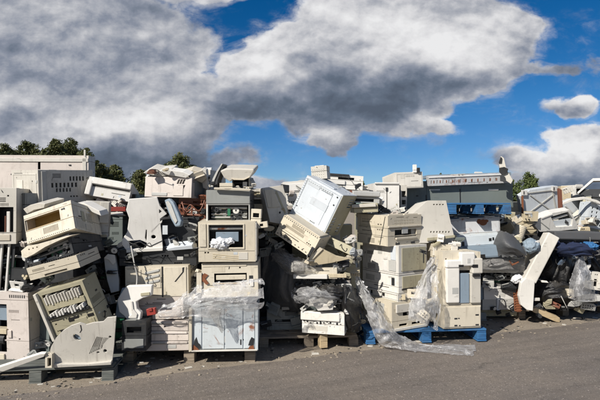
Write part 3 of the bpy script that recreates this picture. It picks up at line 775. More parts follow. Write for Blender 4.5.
# curved bezel
t = T('curved_printer', 'cream curved printer bezel with a black inside below the tipped cream printer', 'bezel', 49, 252, 3.85, 56, 20, .38, yaw=-14, tilt=-6, roll=18)
t.shell('dark', (.5,), {'f': [(.1, .1, .95, .9)]}, cav=.16); guts(t, .1, .9, .1, .9, .06, 6, 3)
panel('curved_strip', 'cream curved strip with small square holes on the black printer body', 'strip', [(21, 251), (27, 246), (38, 244), (52, 240), (66, 236), (73, 235), (60, 240), (45, 247), (34, 254), (26, 258), (22, 257)], 3.8, .09, 'cream', yaw=-14, tilt=4, holes=[ell(29, 249.5, .9, .9, 6), ell(33, 248.3, .9, .9, 6), ell(37, 247.2, .9, .9, 6)])
t = T('opened_printer', 'long tan printer front with a dotted top edge and a dark arched cutout', 'bezel', 53, 268, 3.80, 58, 13, .30, yaw=-10, tilt=6, roll=16)
t.shell('cream', (.45,), {'f': [(.3, .0, .75, .2)], 't': slots(.06, .04, .95, .16, 20, 1, .5, 1)}, cav=.07)
t.blk('t', .02, .25, .98, .9, .01, 'black_insert', 'black'); t.many('t', slots(.35, .02, .97, .2, 14, 1, .45, .8), .012, 'dotted_teeth', 'dark')
t.blk('t', .04, .1, .26, .8, .03, 'carriage', 'dark'); t.blk('t', .10, .15, .2, .5, .045, 'label', 'bwhite2')
# chassis with white gear teeth
t = T('toothed_chassis', 'printer insides with two rows of white teeth, tipped over in the left heap', 'printer part', 68, 311, 3.86, 52, 52, .22, yaw=-6, tilt=10, roll=17)
w, h, d = t.w, t.h, t.d
t.shell('khaki', (.42,), {'f': [(.12, .48, .93, .93)]}, cav=.11, bevel=.004)
t.blk('f', .0, .0, .06, 1, .03, 'left_rail', 'offwhite'); t.blk('f', .08, .44, .95, .50, .02, 'lower_bar', 'dark')
t.many('f', teeth_rects(.16, .70, .92, .92, 13, .05, t.rnd), .02, 'upper_teeth', 'offwhite', .05)
t.many('f', teeth_rects(.17, .44, .92, .60, 12, .07, t.rnd), .035, 'lower_teeth', 'white', .02)
t.blk('f', .14, .60, .93, .72, .012, 'slide_bar', 'khaki', .05); t.screws('f', [(.24, .66), (.52, .66), (.78, .66)], .012)
t.each('f', [(.44, .28, .66, .36), (.2, .1, .3, .17), (.84, .28, .97, .34)], .003, 'cutout', 'black'); t.blk('f', .70, .05, .95, .25, .006, 'plate', 'khaki')
t.rollers('f', .14, .92, (.88,), .012, -.06, 'roller', 'black')
# fan-shaped cover
pp = panel('fan_cover', 'fan shaped beige cover with slanted slots and round holes on the left pallet', 'cover',
      [(47, 366), (48, 357), (51, 347), (56, 338), (63, 331), (71, 326), (80, 323), (86, 325), (93, 323), (103, 322), (107, 318), (116, 317), (114, 345), (112, 363), (90, 365), (60, 366.5)], 3.75, .018, 'offwhite', yaw=8, tilt=12,
      holes=[ell(77, 337.5, 4.6, 2.6, 14, rot=35), ell(110, 337, 1.5, 1.3, 8), ell(105, 351, 2, 1.8, 10), ell(98, 352.5, 1.6, 1.1, 8)] +
      [[(89 + i*2.0, 354 - i*.9), (89.8 + i*2.0, 354.2 - i*.9), (97.6 + i*1.25, 336.8 + i*.2), (96.9 + i*1.25, 336.6 + i*.2)] for i in range(7)], bevel=.006)
sub(pp, 'bottom_ledge', [(54, 366), (54, 362.5), (88, 362.5), (112, 360), (112, 363)], .03, 'offwhite'); sub(pp, 'oval_lens', ell(77.3, 337.8, 4, 2.1, 14, rot=35), -.02, 'bgrey', .03)
sub(pp, 'crack', [(80, 325), (81, 325), (82, 330), (80, 333), (79.6, 332.5), (81, 330)], .002, 'black')
t = T('small_bracket', 'small upright cream bracket at the foot of the fan shaped cover', 'bracket', 48.5, 361, 3.70, 7, 14, .06)
t.shell('cream', (), {'f': [(.35, .1, .85, .7)]}, cav=.04)
# things in the shade right of the left heap
t = T('notched_cover', 'grey white notched cover with one round hole beside the tipped cream printer', 'cover', 97, 219, 4.25, 22, 36, .12, yaw=16, roll=-3)
t.shell('offwhite', (.12,), {'f': [(.5, .42, .62, .5)]}); t.blk('f', .62, .4, 1.0, .98, .03, 'raised_rib', 'offwhite'); t.blk('f', .1, .0, .95, .08, .02, 'tan_foot', 'tan')
panel('thin_grille', 'slim pale strip with small dark squares above the notched cover', 'strip', [(76, 203), (84, 203), (99, 211), (101, 216), (94, 213), (80, 206)], 4.1, .1, 'white', yaw=-20, tilt=12)
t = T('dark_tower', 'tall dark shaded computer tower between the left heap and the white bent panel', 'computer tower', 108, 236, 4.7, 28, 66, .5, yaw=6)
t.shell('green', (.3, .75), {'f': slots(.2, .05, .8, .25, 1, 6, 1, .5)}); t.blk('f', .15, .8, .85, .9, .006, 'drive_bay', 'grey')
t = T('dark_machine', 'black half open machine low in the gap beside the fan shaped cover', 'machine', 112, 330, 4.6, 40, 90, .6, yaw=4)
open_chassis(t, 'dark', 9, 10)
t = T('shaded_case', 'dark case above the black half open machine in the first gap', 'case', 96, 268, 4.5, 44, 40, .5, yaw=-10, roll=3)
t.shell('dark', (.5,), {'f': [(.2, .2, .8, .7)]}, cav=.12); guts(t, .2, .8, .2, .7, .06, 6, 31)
pp = panel('curved_scoop', 'upright grey green curved scoop with a pale rim in the gap', 'scoop', [(104, 258), (108, 254), (115, 255), (117, 266), (119, 280), (119, 291), (111, 293), (107, 280), (105, 268)], 4.25, .08, 'lgrey', yaw=14, tilt=-10)
sub(pp, 'pale_rim', [(104, 258), (108, 254), (115, 255), (116, 262), (113, 265), (109, 260)], .01, 'offwhite')
t = T('tilted_printer_carcass', 'white printer base tipped down to the right on top of the second heap', 'printer base', 109, 189, 4.6, 42, 19, .4, yaw=8, tilt=-14, roll=-8)
t.shell('white', (.5,), {'f': [(.1, .48, .98, .60)]}, cav=.1, bevel=.006); t.many('f', slots(.15, .72, .8, .82, 7, 1, .4, 1), .003, 'small_marks', 'dark')
t.blk('f', .0, .0, .12, .8, .03, 'side_lug', 'white', bevel=.008); t.blk('f', .1, .62, 1, .98, .03, 'upper_block', 'white', bevel=.008)
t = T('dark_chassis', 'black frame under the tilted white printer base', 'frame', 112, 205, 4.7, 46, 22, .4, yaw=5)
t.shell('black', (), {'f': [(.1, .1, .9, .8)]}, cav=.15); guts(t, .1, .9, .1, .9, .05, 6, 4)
t = T('red_bar', 'small glossy red bar under the tilted white printer base', 'bar', 115, 209, 4.5, 20, 4.5, .06, yaw=8)
t.shell('red', ()); t.blk('f', .1, -.9, .9, -.2, .01, 'white_lower_rail', 'white')

# ================================================================== SECOND HEAP (pallet B)
pallet('brown pallet carrying the white trays and the pale steel locker', 189, 356, 4.28, 132, 1.0, 'wood', yaw=2)
panel_holes = [ell(144.5, 236, 0, 0, 3)]
pp = panel('bent_cover', 'large white bent panel with a triangular cutout standing over the tan slatted printer', 'panel',
      [(129, 199), (157, 197), (160, 206), (167, 214), (160, 219), (163, 249), (140, 251), (127, 251), (122, 245), (122, 240), (127, 232), (129, 218), (126, 210)], 4.3, .02, 'white', yaw=10, tilt=8, roll=0,
      holes=[[(150, 231), (163.5 - 1.2, 220), (162.0, 222.5), (151.5, 233.5)], [(145, 238), (146, 230), (147, 230), (146.5, 241)], ell(153.5, 237, 2.4, 2, 8), [(128.5, 241), (140, 240), (147, 243), (146, 248), (130, 249)]], bevel=.006)
sub(pp, 'fold_line', [(143, 243), (150, 246), (163, 240), (163, 241), (150, 247.2), (143, 244.2)], .002, 'dark'); sub(pp, 'dark_notch', [(159, 209), (161.5, 211), (159, 213)], .003, 'black')
sub(pp, 'lower_lip', [(127, 249), (163, 247), (163, 250), (127, 252)], .03, 'white')
for i, (a, l) in enumerate((([(128, 241, 4.22), (133, 244, 4.2), (140, 242, 4.2), (146, 246, 4.2)], 'thin dark cable tangled at the foot of the large white bent panel, upper one'),
          ([(130, 247, 4.22), (136, 245, 4.18), (142, 249, 4.2), (149, 243, 4.22), (152, 247, 4.2)], 'thin dark cable tangled at the foot of the large white bent panel, lower one'))):
    cable(l, a, .004)
pp = panel('rounded_plate', 'grey rounded plate leaning against the right of the large white bent panel', 'plate', [(164, 200), (169, 198), (173, 202), (178, 213), (181, 221), (180, 226), (175, 227), (171, 220), (167, 210)], 4.25, .05, 'bgrey', yaw=-20, tilt=-6, bevel=.012)
sub(pp, 'pale_face', [(166, 202), (169, 201), (172, 205), (178, 221), (176, 224), (172, 217)], .012, 'lgrey', bevel=.004)
t = T('boxy_printer', 'pale boxy printer with slanted striped vent on top of the second heap', 'printer', 168, 187, 4.5, 51, 20.5, .42, yaw=-12, tilt=-2, roll=-2)
ob = t.shell('pink', (), {}, bevel=.008, skip='f')
o, u, v, n, W, H = t.fr('f'); b = B()
vs = [[((.68 + i*.055)*W, .66*H), ((.72 + i*.055)*W, .66*H), ((.755 + i*.055)*W, .88*H), ((.715 + i*.055)*W, .88*H)] for i in range(3)] + [[((.68 + i*.055)*W, .42*H), ((.72 + i*.055)*W, .42*H), ((.755 + i*.055)*W, .60*H), ((.715 + i*.055)*W, .60*H)] for i in range(3)]
b.plate((o, u, v, n), rect(0, 0, W, H), vs, -.012, 0); b.build('vented_front', 'pink', t.root, .005)
t.blk('l', .1, .1, .9, .9, .01, 'end_cap', 'pink'); t.blk('r', .15, .1, .85, .85, .004, 'shaded_end', 'grey')  # grey end piece puts the shade of the right end into its colour
t = T('side_box', 'grey box with a round pale corner behind the pale boxy striped printer', 'box', 202, 184, 4.75, 18, 28, .4, yaw=-14)
t.shell('offwhite', (.5,)); t.blk('f', .1, .1, .6, .6, .012, 'dark_panel', 'dark'); t.rollers('t', .3, .8, (.3,), .02, .015, 'round_corner', 'white')
for pts, l, mt, D, th in (([(143, 173), (152, 168), (160, 170), (172, 169), (174, 174), (160, 177)], 'crumpled white cover scrap at the left top of the boxy printer', 'offwhite', 4.5, .15),
                  ([(159, 171), (164, 169.5), (183, 172), (190, 175), (186, 178), (168, 175)], 'flat white strip lying across the boxy printer', 'white', 4.45, .1),
                  ([(183, 173), (192, 170), (204, 173), (207, 178), (202, 183), (190, 178)], 'folded cream cover piece at the right top of the boxy printer', 'cream', 4.55, .14),
                  ([(200, 171), (203, 168), (206, 170), (207, 178), (208, 190), (203, 188)], 'upright white finger shaped cover piece beside the boxy printer', 'white', 4.6, .05)):
    panel('cover_scrap', l, 'cover', pts, D, th, mt, yaw=random.uniform(-15, 15), tilt=22)
panel('rust_scrap', 'small rust brown scrap on the left corner of the boxy printer', 'scrap', [(146, 174), (149, 169.5), (154, 169.5), (155, 174)], 4.42, .06, 'rred', tilt=10)
# rust orange bundle
t = T('orange_chassis', 'rust orange plastic frame and wires stuffed under the boxy printer', 'frame', 192, 210, 4.55, 28, 24, .35, yaw=-4, roll=-3)
t.shell('orange', (.5,), {'f': [(.08, .1, .45, .8), (.52, .15, .92, .88)]}, cav=.1, core='rred'); guts(t, .1, .9, .1, .9, .03, 8, 8)
t.rollers('f', .1, .9, (.3, .75), .012, .01, 'orange_tube', 'orange')
for i, a in enumerate(([(182, 202, 4.45), (186, 212, 4.4), (194, 208, 4.4), (202, 216, 4.45)], [(184, 216, 4.42), (190, 205, 4.4), (199, 211, 4.4), (205, 200, 4.45)])):
    cable(('looping orange wire on the rust orange frame, starting high at the left', 'looping orange wire on the rust orange frame, starting low at the left')[i], a, .007, 'orange')
t = T('dark_shell', 'open dark shell below the rounded grey plate', 'machine', 168, 212, 4.6, 36, 30, .4, yaw=0)
t.shell('dark', (.5,), {'f': [(.3, .1, .9, .8)]}, cav=.1); guts(t, .3, .9, .1, .8, .05, 5, 12)
t = T('charcoal_unit', 'charcoal unit with a bluish sheet at its foot right of the white bent panel', 'machine', 178, 234, 4.5, 42, 34, .45, yaw=5)
t.shell('dark', (.25,), {}); t.blk('f', .0, .0, 1, .1, .01, 'foot_edge', 'dark'); t.blk('f', .05, .82, .6, .95, .005, 'dark_badge', 'black')
panel('bluish_sheet', 'thin bluish white sheet lying on the black cabinet', 'sheet', [(166, 249), (175, 247), (192, 245), (193, 249), (168, 251)], 4.28, .12, 'bwhite2', tilt=20)
t = T('blue_tag', 'small pale blue card beside the white bent panel', 'card', 165, 230, 4.3, 5, 9, .01); t.shell('bwhite2', (), th=.003)
t = T('black_cabinet', 'long low black cabinet on the tan slatted printer', 'cabinet', 158, 258, 4.35, 76, 15, .5, yaw=3, roll=0)
t.shell('dark', (.5,), {'f': [(.08, .15, .3, .8)]}, cav=.08); t.blk('f', .75, .35, .83, .6, .006, 'grey_sticker', 'lgrey'); t.blk('f', .84, .6, .9, .75, .006, 'small_sticker', 'lgrey')
t = T('slatted_printer', 'tan printer with three slanted slats and a divider in the second heap', 'printer', 157, 282, 4.25, 62, 32, .48, yaw=3, roll=1)
ob = t.shell('cream', (.08,), {'f': [(.0, .2, .28, .42)]}, cav=.05, bevel=.006)
o, u, v, n, W, H = t.fr('f')
t.blk('f', .29, .32, .56, .92, .004, 'slat_panel', 'cream'); b = B()
for k in range(3):
    z = .42 + k*.16; b.plate((o, u, v, n), [(.31*W, z*H), (.54*W, (z + .1)*H), (.54*W, (z + .17)*H), (.31*W, (z + .07)*H)], [], .004, .012)
b.build('slats', 'lgrey', t.root, .002)
t.blk('f', .575, .02, .60, .98, .003, 'dark_groove', 'black'); dd = t.blk('f', .62, .04, .97, .96, .008, 'door', 'cream'); t.blk('f', .64, .1, .655, .2, .012, 'latch', 'khaki', -.007, .001, parent=dd)
b = B(); b.plate((o, u, v, n), [(.78*W, .5*H), (.80*W, .5*H), (.93*W, .8*H), (.94*W, .95*H), (.91*W, .93*H), (.91*W, .8*H)], [], .007, .011); b.build('crack', 'black', t.root)
t.blk('f', .02, .5, .25, .9, .006, 'side_block', 'cream'); t.screws('f', [(.9, .4), (.66, .9)], .004)
cable('thin pale cable hanging down in front of the tan slatted printer', [(131, 246, 4.2), (134, 262, 4.15), (137, 276, 4.15), (136, 290, 4.12)], .006, 'cablew')
pp = panel('hooked_cover', 'white hook shaped broken cover with a dark bay below the tan slatted printer', 'cover',
      [(117, 300), (123, 290), (127, 286), (152, 285), (151, 296), (143, 298), (136, 302), (137, 309), (141, 313), (140, 320), (135, 322), (127, 320), (124, 316), (119, 312)], 4.1, .05, 'white', yaw=-6, tilt=4, bevel=.008)
sub(pp, 'inner_ridge', [(131, 301), (133, 301), (134, 309), (138, 314), (137, 318), (127, 318), (132, 314)], .012, 'white', bevel=.006)
sub(pp, 'grey_plate', [(141, 293), (150, 292), (150, 295), (141, 296)], .008, 'khaki')
panel('blue_grey_fin', 'blue grey triangular fin left of the white hook shaped cover', 'fin', [(122, 288), (127, 292), (131, 303), (125, 318), (115, 317), (117, 302)], 4.16, .06, 'bgrey', yaw=-15)
t = T('red_stopper', 'small bright red cap at the edge of the crumpled film on the trays', 'cap', 151, 312, 4.08, 9, 6.5, .04, roll=10); t.shell('red', ()); t.blk('f', .3, .6, .7, 1.15, .01, 'knob', 'red')
t = T('pink_unit', 'pinkish unit with a red cap above the white stacked trays', 'unit', 158, 308, 4.25, 50, 22, .4, yaw=2); t.shell('pink', (.6,)); t.blk('f', .5, .1, .95, .5, .01, 'cover_plate', 'pink')
for k, (y, l) in enumerate(((326, 'white paper tray, topmost of the stack of three beside the locker'), (336, 'white paper tray, middle of the stack of three beside the locker'), (346, 'white paper tray, lowest of the stack of three beside the locker'))):
    t = T('paper_tray', l, 'paper tray', 158 + k*.6, y, 4.22, 60 - k, 9.4, .45, yaw=2 + (k-1)*2, group='white trays stacked beside the locker')
    t.shell('pink', (.7,), cav=.03); fl = t.blk('f', .02, .72, .98, .96, .01, 'front_lip', 'pink'); t.blk('f', .40, .76, .60, .90, .012, 'pull', 'grey', -.009, .001, parent=fl)
t = T('shaded_crate', 'dark shaded crate at the left end of the brown pallet', 'crate', 134, 336, 4.05, 24, 30, .3, yaw=2); t.shell('dark', (.5,), {'f': [(.2, .6, .8, .8)]}, cav=.05); t.blk('f', .1, .1, .9, .4, .006, 'panel', 'grey')
# steel locker
t = T('steel_locker', 'low pale blue white steel locker with rusty corners under the crumpled film', 'locker', 224, 329, 4.2, 67, 43, .5, yaw=3)
t.shell('bwhite', (.03,), {}, bevel=.002)
t.blk('f', -.01, .0, .035, 1, .03, 'cream_post', 'cream'); t.blk('f', .965, .0, 1.01, 1, .02, 'edge_post', 'bwhite'); t.blk('f', .0, .0, 1, .03, .03, 'bottom_rail', 'offwhite')
for a, c in ((.06, .17), (.185, .505), (.52, .78), (.795, .955)): t.blk('f', a, .05, c, .98, .008, 'door_panel', 'bwhite')
b = B(); o, u, v, n, W, H = t.fr('f')
b.plate((o, u, v, n), [(.05*W, .06*H), (.17*W, .06*H), (.155*W, .15*H), (.12*W, .2*H), (.095*W, .33*H), (.07*W, .26*H)], [], .009, .011); b.build('torn_patch', 'dark', t.root); b = B(); b.plate((o, u, v, n), [(.86*W, .12*H), (.94*W, .1*H), (.955*W, .27*H), (.91*W, .31*H), (.88*W, .22*H)], [], .009, .011)
b.build('torn_patch', 'dark', t.root)
b = B(); b.plate((o, u, v, n), [(.035*W, .03*H), (.14*W, .03*H), (.11*W, .08*H), (.05*W, .16*H)], [], .0115, .013); b.build('rust_patch', 'rust', t.root); b = B(); b.plate((o, u, v, n), [(.86*W, .03*H), (.95*W, .03*H), (.94*W, .12*H), (.88*W, .1*H)], [], .0115, .013); b.build('rust_patch', 'rust', t.root)
t.screws('f', [(.3, .5), (.62, .5)], .005); t.blk('f', .74, .13, .76, .26, .012, 'latch', 'dark')
# tan machine with slot
t = T('slot_printer', 'tan printer with a wide recessed slot above the crumpled film', 'printer', 230, 280, 4.25, 56, 34, .48, yaw=2, roll=1)
t.shell('cream', (), {'f': [(.22, .42, .80, .70)]}, cav=.09, bevel=.006)
t.blk('f', .25, .5, .78, .64, -.012, 'recessed_flap', 'cream', .03); t.blk('f', .84, .35, .91, .62, .004, 'dark_catch', 'dark'); t.blk('f', .02, .9, .8, .98, .006, 'top_trim', 'cream')
t.blk('f', .85, .30, .92, .52, .01, 'pale_catch', 'white'); t.blk('f', .22, .38, .80, .42, .01, 'slot_sill', 'yellow')
b = B(); o, u, v, n, W, H = t.fr('f')
b.plate((o, u, v, n), [(-.08*W, .5*H), (.0, .44*H), (.12*W, .66*H), (.05*W, .72*H)], [], .005, .009); b.plate((o, u, v, n), [(-.08*W, .68*H), (.08*W, .38*H), (.13*W, .42*H), (-.02*W, .74*H)], [], .0095, .0125); b.build('rust_tape_cross', 'rust', t.root)
t = T('side_stub', 'narrow cream stub at the left of the wide slot printer', 'stub', 199, 283, 4.22, 5, 20, .2); t.shell('cream', ())
# framed window machine
t = T('window_printer', 'tan printer housing with a framed opening holding crumpled white paper', 'printer', 227, 242, 4.2, 57, 40, .46, yaw=2, tilt=4, roll=0)
t.shell('cream', (.27,), {'f': [(.19, .36, .78, .93), (.04, .42, .10, .9)]}, cav=.12, bevel=.006)
t.blk('f', .02, .38, .14, .96, .010, 'left_pillar', 'cream'); t.pframe('f', .16, .32, .81, .96, .012, .008, 'window_frame', 'cream'); t.blk('f', .19, .80, .78, .86, -.03, 'inner_rail', 'steel', .02)
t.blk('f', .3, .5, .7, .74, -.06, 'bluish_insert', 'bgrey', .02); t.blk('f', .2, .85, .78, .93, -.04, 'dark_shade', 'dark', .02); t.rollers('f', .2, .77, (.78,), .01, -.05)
b = B(); o, u, v, n, W, H = t.fr('f')
for k in range(3): b.plate((o, u, v, n), [(.25*W, (.19 - k*.05)*H), (.6*W, (.13 - k*.045)*H), (.8*W, (.14 - k*.04)*H), (.6*W, (.145 - k*.045)*H), (.25*W, (.205 - k*.05)*H)], [], .0, .003)
b.build('curved_grooves', 'tan', t.root)
t.blk('f', .985, .02, 1.02, .98, .0, 'side_edge', 'offwhite', .1)
bag('paper_wad', 'crumpled white paper wad inside the framed opening', 220, 243, 4.2, 9, 5, .04, 'paper', .3, 1.8, 3, cat='paper')
bag('paper_scrap', 'small white paper scrap beside the paper wad in the framed opening', 230, 241, 4.2, 4, 2.6, .03, 'paper', .35, 2, 5, cat='paper')
# grey lidded copier above
t = T('open_copier', 'copier with a flat grey lid over a dark opening full of circuits', 'copier', 228.5, 206, 4.35, 43, 33, .48, yaw=1)
t.shell('dark', (.56,), {'f': [(.05, .08, .96, .5)]}, cav=.2, core='black'); guts(t, .08, .92, .1, .5, .06, 9, 21)
t.blk('f', -.01, .57, 1.0, .98, .02, 'grey_lid', 'grey', bevel=.004); t.blk('f', -.01, .0, .03, .56, .015, 'left_pillar', 'white'); t.blk('f', .97, .0, 1, .56, .012, 'right_pillar', 'lgrey'); t.blk('f', -.01, -.06, 1.05, .03, .02, 'white_sill', 'white')
t.blk('f', .0, .53, 1.0, .565, .012, 'lid_edge', 'lgrey')
t.blk('f', .47, .2, .54, .42, -.02, 'green_connector', 'board', .03)
t = T('beige_block', 'small beige block hanging at the right of the open dark copier', 'block', 256, 216, 4.3, 10, 14, .1, roll=-3); t.shell('cream', (.3,), {'f': [(.2, .4, .8, .7)]}, cav=.05)
t = T('hinge_bracket', 'cream hinge arm jutting out below the small beige block', 'bracket', 262, 225, 4.25, 11, 6, .08, roll=8); t.shell('cream', (), {'f': [(.3, .3, .6, .7)]}, cav=.04)
# broken chair-like lid
pp = panel('curved_bracket', 'curved dark and white arm rising left of the broken scanner lid', 'arm', [(211, 187), (213, 179), (217, 171), (222, 163.5), (224, 164.5), (221, 172), (218, 180), (217, 187)], 4.4, .09, 'dark', yaw=-14, bevel=.004)
sub(pp, 'pale_edge', [(211, 187), (213, 179), (217, 171), (222, 163.5), (223, 164), (218.5, 172), (215, 180), (213.5, 187)], .012, 'lgrey')
pp = panel('scanner_cover', 'rounded cream scanner lid tipped up on the grey lidded copier', 'scanner lid', [(220, 171), (226, 168.5), (240, 168.5), (254, 169), (254, 172), (251, 177), (244, 180), (234, 179.5), (230, 182), (224, 178)], 4.35, .26, 'offwhite', yaw=-4, tilt=14, bevel=.012)
sub(pp, 'ridge', [(231, 178), (235, 178.4), (244, 178.8), (250, 176), (250, 177.2), (244, 180), (234, 179.8)], .01, 'cream')
t = T('scanner_neck', 'dark open neck holding the rounded cream scanner lid', 'stand', 241, 183, 4.45, 18, 12, .2, yaw=-4); t.shell('dark', (), {'f': [(.1, .1, .9, .85)]}, cav=.1); t.blk('f', .6, .0, .85, .6, .01, 'white_bracket', 'white'); t.blk('f', .94, .0, 1.02, 1, .01, 'side_post', 'lgrey'); t.rollers('f', .1, .9, (.5,), .012, -.02)
t = T('stepped_plinth', 'cream stepped base under the scanner lid', 'base', 226, 186.5, 4.35, 13, 7, .2); t.shell('cream', (.5,)); t.blk('f', -.2, .0, 1.2, .3, .02, 'step', 'cream')
panel('thin_strip', 'thin broken cream rim along the top of the grey copier lid', 'strip', [(214, 187.5), (236, 188), (251, 189), (250, 191), (238, 190.5), (214, 189.5)], 4.28, .03, 'cream', tilt=5)
# right of it, behind
t = T('beige_trays', 'low beige tray unit between the scanner lid and the slanted fin', 'tray unit', 264, 199, 4.9, 30, 20, .4, yaw=10, roll=0)
t.shell('tan', (.55,), {'f': [(.08, .25, .7, .5)]}, cav=.06); t.blk('f', -.02, .86, 1.05, 1.02, .02, 'lid_edge', 'offwhite'); t.blk('f', .25, .6, .7, .8, .01, 'flap', 'khaki'); t.blk('f', -.02, .48, .8, .56, .015, 'rib', 'cream')
pp = panel('slanted_fin', 'slanted cream panel with a dark diagonal seam', 'panel', [(262, 188), (283, 185), (286, 197), (288, 214), (285, 225), (270, 222)], 4.8, .25, 'offwhite', yaw=20, tilt=-4)
sub(pp, 'diagonal_seam', [(275, 191), (277, 191), (286, 213), (284.5, 214)], .004, 'khaki'); sub(pp, 'raised_plate', [(264, 190), (273, 189), (280, 207), (268, 208)], .01, 'cream')
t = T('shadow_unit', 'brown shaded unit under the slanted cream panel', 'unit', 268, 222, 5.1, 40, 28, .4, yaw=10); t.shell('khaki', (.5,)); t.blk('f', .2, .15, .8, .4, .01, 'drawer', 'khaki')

# ================================================================== THIRD HEAP (pallet C)
pallet('brown pallet with a light end block under the white slotted printer', 309, 342.5, 4.75, 100, .9, 'wood', yaw=4)
t = T('block_stub', 'short light wooden block standing before the pallet of the white slotted printer', 'wooden block', 324, 341.5, 4.66, 7.5, 13, .09, yaw=15); t.shell('woody', (.5,), th=.008, core='woody', bevel=.002); t.blk('t', .1, .1, .9, .9, .004, 'top_chip', 'woody')
t = T('steel_cabinet', 'big blue white steel cabinet tipped over on top of the middle heap', 'cabinet', 315, 206, 4.75, 44, 47, .40, yaw=-25, tilt=13, roll=-25)
t.shell('bwhite2', (), {'r': slots(.12, .08, .26, .46, 1, 5, 1, .5) + slots(.62, .08, .76, .46, 1, 5, 1, .5) + slots(.6, .7, .9, .95, 1, 4, 1, .5), 'f': [(.93, .1, .96, .14)]}, bevel=.004)
t.pframe('f', .02, .02, .98, .98, .018, .006, 'front_flange', 'bwhite2'); t.blk('f', .1, .18, .78, .86, .005, 'front_panel', 'bwhite2', bevel=.002); t.blk('f', .14, .885, .76, .93, .004, 'top_strip', 'bwhite2'); t.each('f', [(.2, .3, .23, .32), (.66, .74, .69, .76), (.45, .52, .46, .53), (.3, .62, .36, .626)], .0065, 'dark_scratch', 'lgrey')
t.many('f', slots(.028, .02, .042, .98, 1, 18, 1, .3) + slots(.1, .905, .8, .917, 12, 1, .3, 1), .0085, 'perforations', 'dark')
t.screws('f', [(.06, .96), (.9, .9), (.9, .08), (.06, .08), (.9, .72)], .009)
b = B(); W = t.w; b.box(W/2 + .0005, W/2 + .003, -t.d/2 + .002, t.d/2 - .002, .002, t.h - .002); 
o, u, v, n, W_, H_ = t.fr('r'); hl = slots(.08, .08, .28, .50, 1, 6, 1, .5) + slots(.62, .1, .84, .34, 1, 3, 1, .5) + slots(.62, .7, .9, .93, 1, 4, 1, .5)
b.bm.free(); b = B(); b.plate((o, u, v, n), rect(.004, .004, W_ - .004, H_ - .004), [rect(q[0]*W_, q[1]*H_, q[2]*W_, q[3]*H_) for q in hl], .0005, .004); b.build('shaded_side_panel', 'khaki', t.root)  # brown tone paints the shade on the cabinet's right side
t = T('cream_printer', 'cream printer with a long vent lying on its back under the steel cabinet', 'printer', 297, 236, 4.6, 45, 22, .30, yaw=-22, tilt=14, roll=-27)
t.shell('cream', (.42,), {'f': slots(.14, .56, .66, .70, 20, 1, .5, 1) + slots(.1, .12, .45, .17, 1, 1, 1, 1) + slots(.1, .28, .6, .33, 1, 1, 1, 1)}, bevel=.008)
t.many('f', slots(.02, .94, .98, .98, 18, 1, .4, 1), .004, 'top_dots', 'dark'); t.many('f', slots(.04, .08, .94, .12, 9, 1, .3, 1), .004, 'bottom_dots', 'dark'); t.blk('f', .93, .0, 1.0, .5, .012, 'dark_lug', 'dark')
t.blk('t', .03, .05, .97, .8, .015, 'top_lid', 'cream')
pp = panel('tan_flap', 'tan paper flap spread open to the right of the cream printer', 'flap', [(304, 262), (320, 247), (324, 250), (336, 256), (350, 259), (332, 263), (312, 266)], 4.55, .03, 'tan', yaw=-8, tilt=10)
sub(pp, 'pale_end', [(304, 262), (320, 247), (323, 249), (308, 264)], .015, 'cream')
t = T('brown_bar', 'rounded brown bar jutting right under the steel cabinet', 'bar', 334, 243, 4.75, 40, 8, .2, yaw=-20, roll=-24); t.shell('khaki', (), bevel=.012); t.blk('f', .0, .3, .2, .8, .01, 'end_cap', 'khaki')
panel('lower_flap', 'curved grey tan sheet below the tan paper flap', 'sheet', [(318, 268), (335, 264), (352, 258), (354, 262), (346, 270), (330, 273), (318, 274)], 4.7, .08, 'khaki', tilt=12, bevel=.01)
t = T('cream_carton', 'small cream box with a long white lip in the middle heap', 'box', 318, 273, 4.62, 38, 11, .35, yaw=-10, roll=1); t.shell('cream', (.35,)); t.blk('f', -.15, .0, .75, .4, .03, 'white_lip', 'white'); t.blk('f', .8, .1, 1.25, .45, .01, 'tan_tail', 'tan')
t = T('dark_layer', 'flat black machine layer below the small cream box', 'machine', 320, 285, 4.75, 62, 15, .5, yaw=-2, roll=-2); t.shell('black', (.5,), {'f': [(.4, .1, .9, .8)]}, cav=.1); guts(t, .1, .9, .1, .9, .04, 8, 13)
film('foil_heap', 'glinting silvery film lying across the middle heap', [[(292, 290, 4.75), (306, 287, 4.6), (322, 289, 4.55), (345, 293, 4.7)], [(292, 297, 4.65), (308, 296, 4.45), (324, 298, 4.45), (346, 300, 4.6)], [(296, 303, 4.7), (310, 304, 4.55), (326, 303, 4.55), (342, 304, 4.65)]], 90, 40, .03, 12, 'film', 1, sd=21)
film('film_bundle', 'crumpled film draped beneath the tipped cream printer', [[(276, 243, 4.9), (286, 250, 4.75), (298, 256, 4.65), (312, 264, 4.65)], [(272, 256, 4.9), (284, 262, 4.62), (298, 268, 4.55), (316, 272, 4.6)], [(276, 270, 4.95), (288, 274, 4.7), (302, 278, 4.65), (318, 279, 4.7)]], 80, 50, .035, 9, 'filmd', 1, sd=22)
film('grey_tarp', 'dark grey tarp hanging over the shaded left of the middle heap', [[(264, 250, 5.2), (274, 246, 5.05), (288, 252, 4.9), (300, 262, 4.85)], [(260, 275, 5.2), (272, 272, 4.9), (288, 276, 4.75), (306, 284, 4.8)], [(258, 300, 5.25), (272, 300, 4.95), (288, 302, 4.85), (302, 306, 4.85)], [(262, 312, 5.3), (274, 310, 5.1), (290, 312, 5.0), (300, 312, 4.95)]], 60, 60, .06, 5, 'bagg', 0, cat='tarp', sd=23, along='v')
t = T('white_printer', 'white printer with a row of black teeth slots low on the middle pallet', 'printer', 323, 323, 4.62, 43, 22, .38, yaw=-14, tilt=0)
